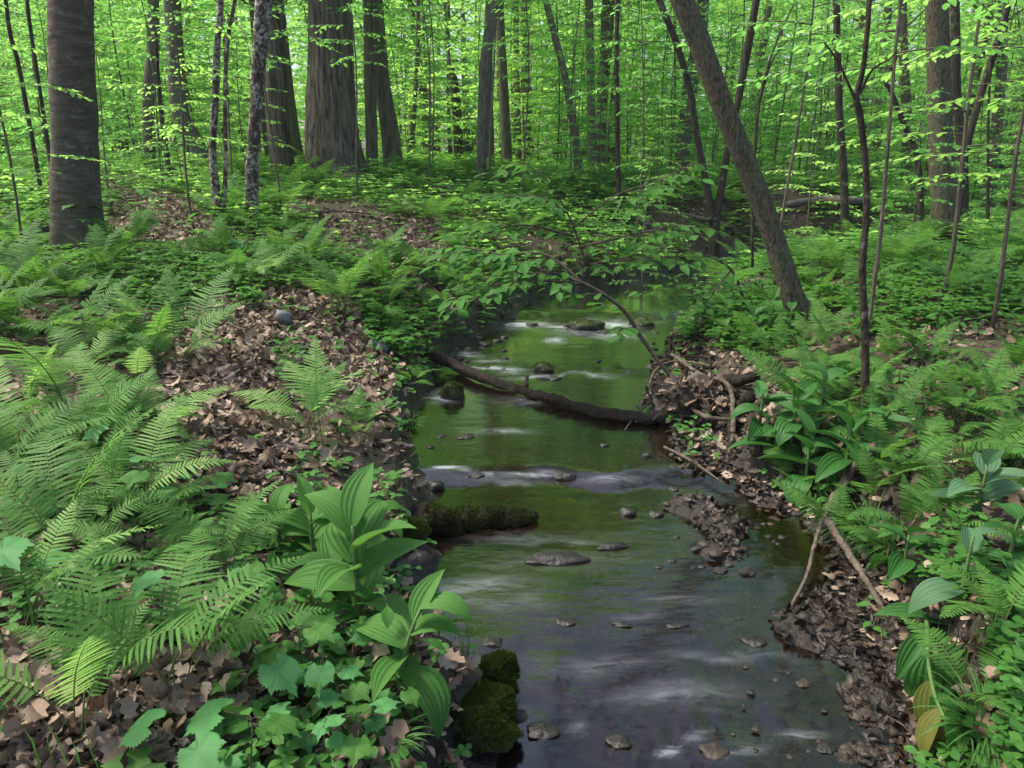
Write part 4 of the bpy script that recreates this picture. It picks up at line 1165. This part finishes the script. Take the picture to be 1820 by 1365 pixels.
sbed(60, lambda a, b: a > 1440, 1.5, 5, .2, .8, 'small oval leaved seedling in the greenery of the right bank', 'seedlings on the right bank', (.045, .075), (.06, .22), OVL)
sbed(10, lambda a, b: a < 420 and b < 480, 5, 8, -.75, -.3, 'bushy seedling around the foot of the beech trunk', 'seedlings around the beech foot', (.10, .15), (.25, .6), ML + OVL)

# ------------------------------------------------------------------ shrubs leaning over the stream
def shrub(name, label, base, paths, leafL, step=.05, twl=.5, ntw=6, droop=.12):
    b = paths[0][0]; base = at_y(b[0], b[1], base)
    th = thing(name, tuple(base), label, 'shrub'); tb = MB(); P = []; D = []; N = []
    for path in paths:
        pts = np.array([at_y(x, y, d) for x, y, d, w in path]); w = np.array([q[3] for q in path]) / 2 / FPX * 5
        sp = smooth_path(pts, 5); tube(tb, sp, np.interp(np.linspace(0, 1, len(sp)), np.linspace(0, 1, len(w)), w), 7, .06)
        lv = path[0][4:] if len(path[0]) > 4 else None
        for i in range(ntw):
            f = (i + .6) / ntw; 
            if path is paths[0] and f < .55: continue
            q = np.array([np.interp(f, np.linspace(0, 1, len(sp)), sp[:, j]) for j in range(3)])
            dr = sp[-1] - sp[0]; az = math.atan2(dr[1], dr[0]) + (1 if i % 2 else -1) * random.uniform(.3, 1.1)
            tws = spray_points(q, az, twl * random.uniform(.6, 1.1), droop, .1, rise=.1)
            for tw in tws: tube(tb, tw, np.linspace(.003, .001, len(tw)), 4)
            p_, d_, n_ = leaves_on(tws, step, leafL, .3); P.append(p_); D.append(d_); N.append(n_)
    P = np.concatenate(P); D = np.concatenate(D); N = np.concatenate(N); L = leafL * RNG.uniform(.55, 1.15, len(P))
    lb = MB(); leafset(lb, P, D, N, L, L * .56, [.05, .62, .95, .98, .75, .4, .03], bend=RNG.uniform(.1, .8, len(P)), fold=RNG.uniform(.05, .3, len(P)), cols=5, pleat=(3.5, .012))
    link('branches', tb.mesh('branches', True, off=base), M['twig'], th); link('foliage', lb.mesh('foliage', off=base), M['shrub'], th)
shrub('overhanging_shrub', 'shrub arching from the right bank, broad oval leaves hanging over the water', 4.4,
      [[(1292, 745, 4.4, 10), (1245, 712, 4.4, 8), (1185, 660, 4.45, 7), (1140, 600, 4.5, 6), (1105, 548, 4.5, 6), (1040, 505, 4.5, 6), (960, 480, 4.5, 4)],
       [(1040, 505, 4.5, 5), (940, 500, 4.45, 4), (860, 530, 4.4, 3)], [(1040, 505, 4.5, 5), (960, 450, 4.6, 4), (860, 470, 4.6, 3)],
       [(960, 500, 4.8, 4), (900, 510, 4.8, 3), (830, 545, 4.7, 2)], [(960, 480, 4.5, 4), (900, 455, 4.6, 3), (830, 440, 4.7, 2)]], .105, .055, .32, 10)
shrub('bank_shrub', 'many stemmed shrub with sparse oval leaves behind the stream bend', 6.2,
      [[(1045, 480, 6.2, 5), (1018, 400, 6.2, 4), (980, 330, 6.2, 3), (935, 290, 6.2, 2)],
       [(1018, 405, 6.2, 4), (1090, 350, 6.1, 3), (1170, 320, 6.0, 2), (1235, 290, 6.0, 3)],
       [(1020, 420, 6.2, 6), (930, 400, 6.1, 4), (850, 420, 6.0, 3), (790, 455, 6.0, 2)],
       [(1030, 440, 6.2, 6), (1110, 420, 6.0, 4), (1200, 400, 6.0, 3)], [(1010, 380, 6.2, 5), (960, 350, 6, 4), (900, 350, 5.9, 3)], [(1045, 470, 6.2, 5), (1130, 460, 6.0, 4), (1210, 455, 5.9, 3)]], .12, .068, .5, 9)
shrub('bank_shrub', 'leafy shrub twigs spreading over the far pool from the right', 6.4,
      [[(1330, 560, 6.4, 8), (1300, 480, 6.4, 6), (1240, 450, 6.3, 4), (1180, 440, 6.2, 3)], [(1300, 480, 6.4, 5), (1260, 520, 6.2, 4), (1190, 530, 6.1, 3)]], .11, .075, .5, 8)

# ------------------------------------------------------------------ stones
import bmesh
def ico(sub):
    bm = bmesh.new(); bmesh.ops.create_icosphere(bm, subdivisions=sub, radius=1); V = np.array([v.co[:] for v in bm.verts]); T = np.array([[v.index for v in f.verts] for f in bm.faces]); bm.free(); return V, T
ICO = {2: ico(2), 3: ico(3), 4: ico(4)}
def lump(sx, sy, sz, sub=3, rough=.22, seed=None):
    V, T = ICO[sub]; s = random.random() * 50 if seed is None else seed
    V = V.copy(); r = np.ones(len(V))
    for f, a in ((1.3, rough), (2.7, rough * .5), (5.9, rough * .25), (12, rough * .13)):
        r += a * np.sin(V[:, 0] * f * 1.7 + s) * np.cos(V[:, 1] * f * 1.5 + s * 1.7 + V[:, 2] * f)
    V = V * r[:, None]; V[:, 2] = np.where(V[:, 2] < -.5, -.5 + (V[:, 2] + .5) * .3, V[:, 2])
    return V * [sx, sy, sz], T
def moss_on(V, T, n, size, off=0, zmin=.0):
    a, b, c = V[T[:, 0]], V[T[:, 1]], V[T[:, 2]]; fn = np.cross(b - a, c - a); ar = np.linalg.norm(fn, axis=1); nz = fn[:, 2] / np.maximum(ar, 1e-9)
    w = ar * (nz > zmin); w /= w.sum(); k = RNG.choice(len(T), n, p=w); u = RNG.random((n, 2)); u = np.where(u.sum(1, keepdims=True) > 1, 1 - u, u)
    P = a[k] + (b - a)[k] * u[:, :1] + (c - a)[k] * u[:, 1:]; N = nrm(fn[k]); d = nrm(N + RNG.normal(0, .55, (n, 3)))
    mb = MB(); leafset(mb, P, d, np.cross(d, RNG.normal(0, 1, (n, 3))), RNG.uniform(.6, 1.3, n) * size, size * .4, OV3, bend=.4)
    return mb.mesh('moss')
def rock(px, py, w, label, mat='rock_wet', h=.5, dep=.8, moss=0, inwater=True, group=None, name='stone', sub=3, sink=.43):
    p = at_w(px, py) if inwater else G(px, py)
    if inwater and not moss and name == 'stone' and w < 85: w *= .72; h *= .8
    sx = w / 2 / FPX * depth_of(p); V, T = lump(sx, sx * dep, sx * h, sub)
    z = p[2] + sx * h * (1 - 2 * sink) * .5
    me = mesh_np(name, V, None, T, True)
    if moss:
        th = thing(name, (p[0], p[1], z), label, 'stone', group, rz=random.uniform(-.3, .3))
        link('stone_body', me, M[mat], th); link('moss', moss_on(V, T, moss, .012, zmin=.15), M['moss'], th); return th
    o = link(name, me, M[mat], None, (p[0], p[1], z)); o.rotation_euler = (0, 0, random.uniform(-.4, .4)); return tag(o, label, 'stone', group)
rock(880, 1212, 92, 'round mossy boulder at the water edge beside the mossy bank lump', 'rock_moss', .8, .9, 6000, sink=.18, sub=4)
rock(815, 1300, 215, 'long mossy lump of bank jutting into the near water', 'rock_moss', .42, .8, 15000, sink=.0, sub=4, name='mossy_lump')
rock(735, 1030, 90, 'black bulging stone under the tall pleated plant at the water edge', 'rock_wet', .9, .9, sink=.2)
rock(773, 868, 46, 'smooth black stone at the left end of the middle riffle', 'rock_wet', .85, .9, sink=.2)
rock(805, 706, 44, 'small mossy boulder in the water below the cross log', 'rock_moss', .85, .9, 1800, sink=.15)
rock(1040, 583, 66, 'flat mossy stone in the upper riffle', 'rock_moss', .35, .6, 900, sink=.2)
rock(1010, 580, 30, 'dark stone left of the flat mossy one in the upper riffle', h=.5)
rock(945, 578, 34, 'dark stone at the left of the upper riffle', h=.45)
rock(1075, 592, 36, 'dark stone right of the flat mossy one in the upper riffle', h=.5)
rock(1140, 578, 40, 'mossy stone at the right end of the upper riffle', 'rock_moss', .6, .8, 500)
rock(968, 656, 36, 'dark mossy stone in the pool above the cross log', 'rock_moss', .5, .7, 400)
rock(985, 673, 34, 'low stone just right below the dark mossy one above the log', h=.4)
rock(862, 613, 34, 'grey blue wet stone near the left side of the upper pool', h=.6)
rock(1062, 642, 22, 'small dark stone alone in the right of the upper pool', h=.4)
rock(828, 777, 44, 'flat wet stone in the left part of the middle pool', h=.3)
rock(785, 775, 26, 'small wet stone close left of the flat one in the middle pool', h=.3)
rock(765, 795, 20, 'dark pebble by the left bank in the middle pool', h=.6)
rock(1075, 792, 24, 'dark stone in the right part of the middle pool', h=.5)
rock(1150, 810, 26, 'dark stone near the right shore of the middle pool', h=.6)
rock(1005, 850, 56, 'broad dark stone in the middle riffle', h=.5, dep=.5)
rock(850, 846, 30, 'low black stone in the left of the middle riffle', h=.45)
rock(830, 848, 22, 'tiny black stone left of the low one in the middle riffle', h=.45)
rock(1115, 912, 44, 'angular dark stone at the edge of the right gravel bar', h=.7)
rock(1165, 915, 40, 'low brown stone next to the angular dark one', h=.5)
rock(1250, 975, 62, 'pointed wedge of dark stone on the right gravel bar', h=.5, dep=.5)
rock(1088, 972, 80, 'long flat dark stone breaking the near current', h=.22, dep=.4)
rock(990, 995, 110, 'long low gravelly stone in the near current', h=.16, dep=.4)
rock(1280, 1015, 36, 'small tufted clod in shallow brown water', 'mudclod', .5)
rock(1330, 1018, 42, 'dark clod right of the small tufted one', 'mudclod', .6)
rock(875, 1142, 54, 'wet stone with ripples behind, near the leaning pleated plant', h=.3)
rock(1005, 1105, 50, 'sunken stone in the middle of the near current', h=.2)
rock(1105, 1110, 50, 'thin dark stone right of the sunken one', h=.2, dep=.4)
rock(1205, 1112, 60, 'thin brownish stone at the right of the near current', h=.22, dep=.4)
rock(1405, 1125, 70, 'big dark muddy clod standing in the water near the right shore', 'mudclod', .8, .8, sink=.3, sub=4)
rock(1340, 1140, 60, 'low wet stone in front of the big muddy clod', h=.3)
rock(965, 1300, 80, 'glistening pebbly stone near the long mossy lump', h=.3)
rock(1100, 1318, 60, 'low dark stone in the nearest ripple', h=.25)
rock(1270, 1335, 70, 'wet reddish stone in the nearest ripple', 'gravel', .3)
rock(1430, 1215, 40, 'brown stone in the shallow right water', 'gravel', .4)
rock(1560, 1310, 70, 'dark wet stone at the lower right water edge', h=.5)
rock(1470, 1330, 50, 'dark stone under the lower right ripples', h=.25)
rock(502, 570, 36, 'blue grey stone sitting on the leaf litter of the left bank', 'rock_grey', .8, .8, inwater=False, sink=.15)
rock(672, 622, 40, 'grey stone at the top of the eroded left bank', 'rock_grey', .7, .8, inwater=False, sink=.15)
for i in range(34):
    a, b = random.uniform(1170, 1400), random.uniform(850, 1010)
    rock(a, b, random.uniform(8, 26), 'small brown stone on the right gravel bar', random.choice(['gravel', 'rock_wet']), .5, .8, group='stones on the right gravel bar', sub=2)
for i in range(28):
    a, b = random.uniform(1280, 1580), random.uniform(1060, 1350)
    rock(a, b, random.uniform(7, 22), 'small wet stone along the near right shore', random.choice(['gravel', 'rock_wet']), .4, .8, group='stones along the near right shore', sub=2)
for i in range(24):
    a, b = random.uniform(770, 900), random.uniform(585, 660)
    rock(a, b, random.uniform(10, 28), 'small dark stone by the left end of the cross log', 'rock_wet', .5, .8, group='stones by the left end of the log', sub=2)
for i in range(26):
    a, b = random.uniform(1130, 1260), random.uniform(590, 730)
    rock(a, b, random.uniform(10, 24), 'small dark stone on the right shore of the upper pool', 'rock_wet', .5, .8, group='stones on the right upper shore', sub=2)
# stream bed gravel (uncountable)
mb = MB(); V0, T0 = ICO[2]; n = 2600
yy = 1.0 + 6.5 * RNG.random(n) ** 1.3; xx = xl(yy) + (xr(yy) + shore(yy) - xl(yy)) * RNG.beta(1.3, .9, n)
for i in range(n):
    s_ = random.uniform(.006, .022) * (1 + .1 * yy[i]); z = H(xx[i], yy[i])
    mb.add(V0 * [s_ * random.uniform(.8, 1.5), s_, s_ * .55] * (1 + .15 * np.sin(V0 * 3 + i)) + [xx[i], yy[i], z - .15 * s_], None, T0)
gr = link('streambed_gravel', mb.mesh('streambed_gravel', True), M['gravel']); tag(gr, 'brown gravel on the bed and shores of the stream', 'gravel', kind='stuff')

# ------------------------------------------------------------------ logs, branches and roots
def branch(name, label, mat, pts, cat='branch', n=8, wob=.08, forks=(), moss=0, group=None):
    """pts: (px, py, width_px, lift); lift None keeps the ground, a number lifts above ground or water"""
    def pt(x, y, lf):
        p = G(x, y)
        if not on_land(p[0], p[1], 0): p = at_w(x, y)
        p = p.copy(); p[2] += lf or 0; return p
    P0 = [pt(a, b, l) for a, b, w, l in pts]; Wd = [w / 2 / FPX * depth_of(p) for (a, b, w, l), p in zip(pts, P0)]
    base = P0[0].copy(); mb = MB(); sp = smooth_path(P0, 8); rs = np.interp(np.linspace(0, 1, len(sp)), np.linspace(0, 1, len(Wd)), Wd)
    sp = sp + RNG.normal(0, .15, sp.shape) * rs[:, None]
    tube(mb, sp, rs, n, wob)
    for fk in forks:
        Q0 = [pt(a, b, l) for a, b, w, l in fk]; W2 = [w / 2 / FPX * depth_of(p) for (a, b, w, l), p in zip(fk, Q0)]
        s2 = smooth_path(Q0, 6); tube(mb, s2, np.interp(np.linspace(0, 1, len(s2)), np.linspace(0, 1, len(W2)), W2), max(5, n - 2), wob)
    me = mb.mesh(name, True, off=base)
    if moss:
        th = thing(name, tuple(base), label, cat, group); link('wood', me, M[mat], th)
        V = np.concatenate(mb.V) - base; Qm = np.concatenate(mb.Q); T = np.concatenate([Qm[:, :3], Qm[:, [0, 2, 3]]])
        link('moss', moss_on(V, T, moss, .011, zmin=-.2), M['moss'], th); return th
    o = link(name, me, M[mat], None, tuple(base)); return tag(o, label, cat, group)
branch('fallen_log', 'dark fallen log lying across the stream below the upper pool', 'wetwood', [(752, 648, 18, .10), (800, 662, 19, .07), (860, 683, 18, .05), (930, 706, 17, .04), (1000, 724, 20, .04), (1080, 745, 20, .03), (1170, 750, 26, .04), (1260, 720, 28, .12), (1340, 700, 18, .1)], 'log', 14, .2, [[(935, 700, 8, .05), (937, 690, 6, .09)]])
branch('mossy_log', 'short mossy log end poking into the stream from the left bank', 'wetwood', [(745, 935, 48, .03), (800, 938, 46, .03), (860, 932, 42, .03), (910, 928, 38, .02), (950, 924, 24, .015)], 'log', 16, .14, moss=9000)
branch('fallen_branch', 'pale bare branch slanting down into the mud at the lower right', 'oldwood', [(1460, 985, 15, .16), (1490, 1020, 13, .13), (1530, 1062, 12, .08), (1572, 1100, 9, .02)], n=9)
branch('fallen_branch', 'curved thin branch dipping into the water at the lower right', 'oldwood', [(1462, 965, 9, .14), (1445, 1000, 8, .12), (1432, 1040, 7, .05), (1400, 1090, 6, .0)], n=8)
branch('fallen_pole', 'thick weathered pole leaning out of the ferns on the right bank', 'oldwood', [(1548, 840, 18, .12), (1510, 885, 18, .12), (1475, 930, 17, .1), (1455, 965, 14, .05)], n=10)
branch('fallen_branch', 'short thick branch stub under the drooping dark plants', 'oldwood', [(1440, 845, 16, .05), (1465, 870, 15, .02), (1490, 895, 13, .0)], n=9)
branch('dead_branch', 'forked dead branch dropping from the debris heap to the shore', 'oldwood', [(1190, 690, 6, .25), (1240, 725, 7, .22), (1290, 745, 8, .2), (1300, 790, 10, .08), (1290, 835, 6, .0)], forks=[[(1205, 735, 9, .14), (1245, 768, 9, .1), (1310, 772, 7, .08)], [(1180, 800, 5, .02), (1230, 830, 6, .02), (1300, 870, 3, 0)]])
branch('dead_branch', 'thin curved twigs arching left of the debris heap', 'twig', [(1130, 755, 4, .02), (1150, 715, 5, .1), (1165, 690, 5, .14), (1200, 680, 5, .16), (1260, 690, 4, .15)], forks=[[(1110, 765, 3, 0), (1140, 740, 4, .05), (1200, 722, 4, .12)]], n=6)
branch('bare_root', 'bare root hanging below the debris heap at the shore', 'wetwood', [(1330, 735, 24, .1), (1300, 760, 18, .08), (1298, 800, 12, .04), (1292, 838, 8, 0)], 'root', n=8)
branch('fallen_branch', 'dark fallen branch on the ground in front of the beech trunk', 'dark', [(0, 412, 13, .06), (70, 420, 14, .06), (150, 428, 14, .06), (232, 438, 10, .03)], n=9)
branch('fallen_branch', 'thin fallen branch left of the beech trunk at the left edge', 'oldwood', [(0, 285, 12, .12), (30, 295, 11, .1), (55, 303, 8, .05)], n=8)
branch('fallen_branch', 'fallen branch lying between the beech and the straight grey trunk', 'brown', [(185, 265, 7, .2), (225, 268, 9, .15), (268, 276, 9, .08)], n=8)
branch('fallen_branch', 'slim fallen branch running down the litter behind the flaky trunks', 'oldwood', [(255, 330, 4, .05), (310, 360, 5, .04), (360, 385, 5, .04), (400, 400, 4, .02)], n=6)
branch('fallen_branch', 'thin twig lying across the litter right of the flaky trunks', 'twig', [(545, 388, 4, .06), (600, 384, 4, .06), (660, 388, 3, .05)], n=6)
branch('fallen_log', 'pale fallen log far back between the wavy slim trees', 'pale', [(1400, 378, 13, .12), (1460, 370, 15, .12), (1530, 372, 14, .12), (1610, 362, 12, .1)], 'log', n=9)
branch('fallen_branch', 'pale fallen branch at the foot of the shaggy trunk', 'pale', [(1210, 390, 6, .08), (1260, 400, 6, .06), (1310, 415, 5, .04)], n=6)
branch('fallen_branch', 'long thin stick lying in the leaf path on the left bank', 'twig', [(560, 880, 3, .03), (500, 850, 4, .03), (455, 826, 3, .03)], n=6)
for i, (a, b, dx, dy) in enumerate([(60, 1230, 60, 40), (170, 1345, 40, -70), (350, 1180, 50, 30), (90, 1340, -60, 20), (240, 1290, 70, -10), (560, 1350, 60, -30), (420, 640, 40, 20), (380, 760, 60, 20), (690, 430, 70, 10), (1700, 1180, 30, -40), (1600, 760, 50, 20)]):
    branch('twig', 'thin fallen twig lying on the dead leaves', 'twig', [(a, b, 4, .02), (a + dx / 2, b + dy / 2 + 5, 3.5, .03), (a + dx, b + dy, 2, .02)], 'twig', n=5, group='twigs on the dead leaves')

# debris heap
ph = G(1270, 735)
th = thing('debris_heap', (ph[0], ph[1], ph[2]), 'heap of dead leaves and roots piled at the right end of the cross log', 'debris heap')
V, T = lump(.36, .22, .17, 4, .3, 3.0)
link('mound', mesh_np('mound', V, None, T, True), M['mudclod'], th)
a, b, c = V[T[:, 0]], V[T[:, 1]], V[T[:, 2]]; fn = np.cross(b - a, c - a); w = np.linalg.norm(fn, axis=1) * (fn[:, 2] > 0); k = RNG.choice(len(T), 520, p=w / w.sum())
mb = MB(); L = RNG.uniform(.05, .11, 520); P = (a + b + c)[k] / 3; N = nrm(fn[k] + RNG.normal(0, .004, (520, 3))); D = RNG.normal(0, 1, (520, 3))
leafset(mb, P, D, N + RNG.normal(0, .3, (520, 3)), L, L * .6, LOBE, bend=RNG.normal(0, 1, 520), fold=.3); link('dead_leaves', mb.mesh('dead_leaves'), M['litter'], th)
mb = MB()
for i in range(22):
    q = V[random.randrange(len(V))] * 1.0; d = np.array([random.gauss(-.4, .8), random.gauss(-.5, .6), random.gauss(-.1, .35)]); l = random.uniform(.12, .3)
    tube(mb, smooth_path([q, q + d * l * .5 + RNG.normal(0, .02, 3), q + d * l], 4), np.linspace(random.uniform(.003, .007), .001, 9), 5, .1)
link('roots', mb.mesh('roots', True), M['oldwood'], th)

# ------------------------------------------------------------------ grass tussocks, moss cushion, skunk cabbage
def tussock(px, py, n, L, label, spread=.05, mat='grass', front=.35):
    p = G(px, py); a = RNG.uniform(0, 2 * PI, n); r = spread * np.sqrt(RNG.random(n))
    P = np.stack([np.cos(a) * r, np.sin(a) * r, np.zeros(n)], 1); a2 = a + RNG.normal(0, .5, n)
    d = np.stack([np.cos(a2) * .55, np.sin(a2) * .55 - front, np.ones(n)], 1); nn = np.stack([-np.cos(a2), -np.sin(a2) + .3, np.full(n, .35)], 1)
    mb = MB(); LL = L * RNG.uniform(.5, 1.15, n); leafset(mb, P, d, -nn * -1, LL, RNG.uniform(.005, .009, n), [.8, 1, .95, .85, .65, .35, .04], bend=-RNG.uniform(1.0, 2.4, n) * -1, fold=.2)
    o = link('grass_tussock', mb.mesh('grass_tussock'), M[mat], None, tuple(p)); tag(o, label, 'grass')
tussock(1545, 955, 170, .26, 'grass tussock spilling over the right bank edge above the pale branch')
tussock(1590, 985, 120, .24, 'grass tussock right beside the one above the pale branch')
tussock(1500, 940, 90, .2, 'small grass tussock left of the larger ones on the right bank')
tussock(1745, 1320, 90, .2, 'broad bladed grass tuft at the bottom right corner')
tussock(690, 1330, 40, .12, 'small grass tuft by the mossy lump at the bottom')
tussock(725, 760, 60, .14, 'dark grass tuft hanging on the eroded left bank')
for a, b, w, lab in [(262, 1300, 110, 'bright green moss cushion among dead leaves at the bottom left'), (520, 1290, 130, 'dark moss cushion behind the bottom seedlings'), (720, 950, 90, 'moss cushion on the left bank above the mossy log')]:
    p = G(a, b); s_ = w / 2 / FPX * depth_of(p); V, T = lump(s_, s_ * .7, s_ * .45, 4, .1)
    th = thing('moss_cushion', tuple(p), lab, 'moss'); link('soil', mesh_np('soil', V, None, T, True), M['rock_moss'], th); link('moss_tips', moss_on(V, T, 9000, .010, zmin=0), M['moss'], th)

# ------------------------------------------------------------------ air: thin haze filling the wood
hz = NT('haze_air')
pv = hz.n('VolumePrincipled'); pv.inputs['Color'].default_value = (.85, .93, .88, 1); pv.inputs['Density'].default_value = .0011; pv.inputs['Anisotropy'].default_value = .3
hz.l(pv.outputs[0], hz.out.inputs['Volume'])
x0, x1, y0, y1, z0, z1 = -115, 115, -25, 205, -3, 24
hv = np.array([[x0, y0, z0], [x1, y0, z0], [x1, y1, z0], [x0, y1, z0], [x0, y0, z1], [x1, y0, z1], [x1, y1, z1], [x0, y1, z1]], float)
ho = link('haze', mesh_np('haze', hv, [[0, 3, 2, 1], [4, 5, 6, 7], [0, 1, 5, 4], [1, 2, 6, 5], [2, 3, 7, 6], [3, 0, 4, 7]]), hz.m)
tag(ho, 'thin pale haze in the air between the far trees', 'haze', kind='stuff')
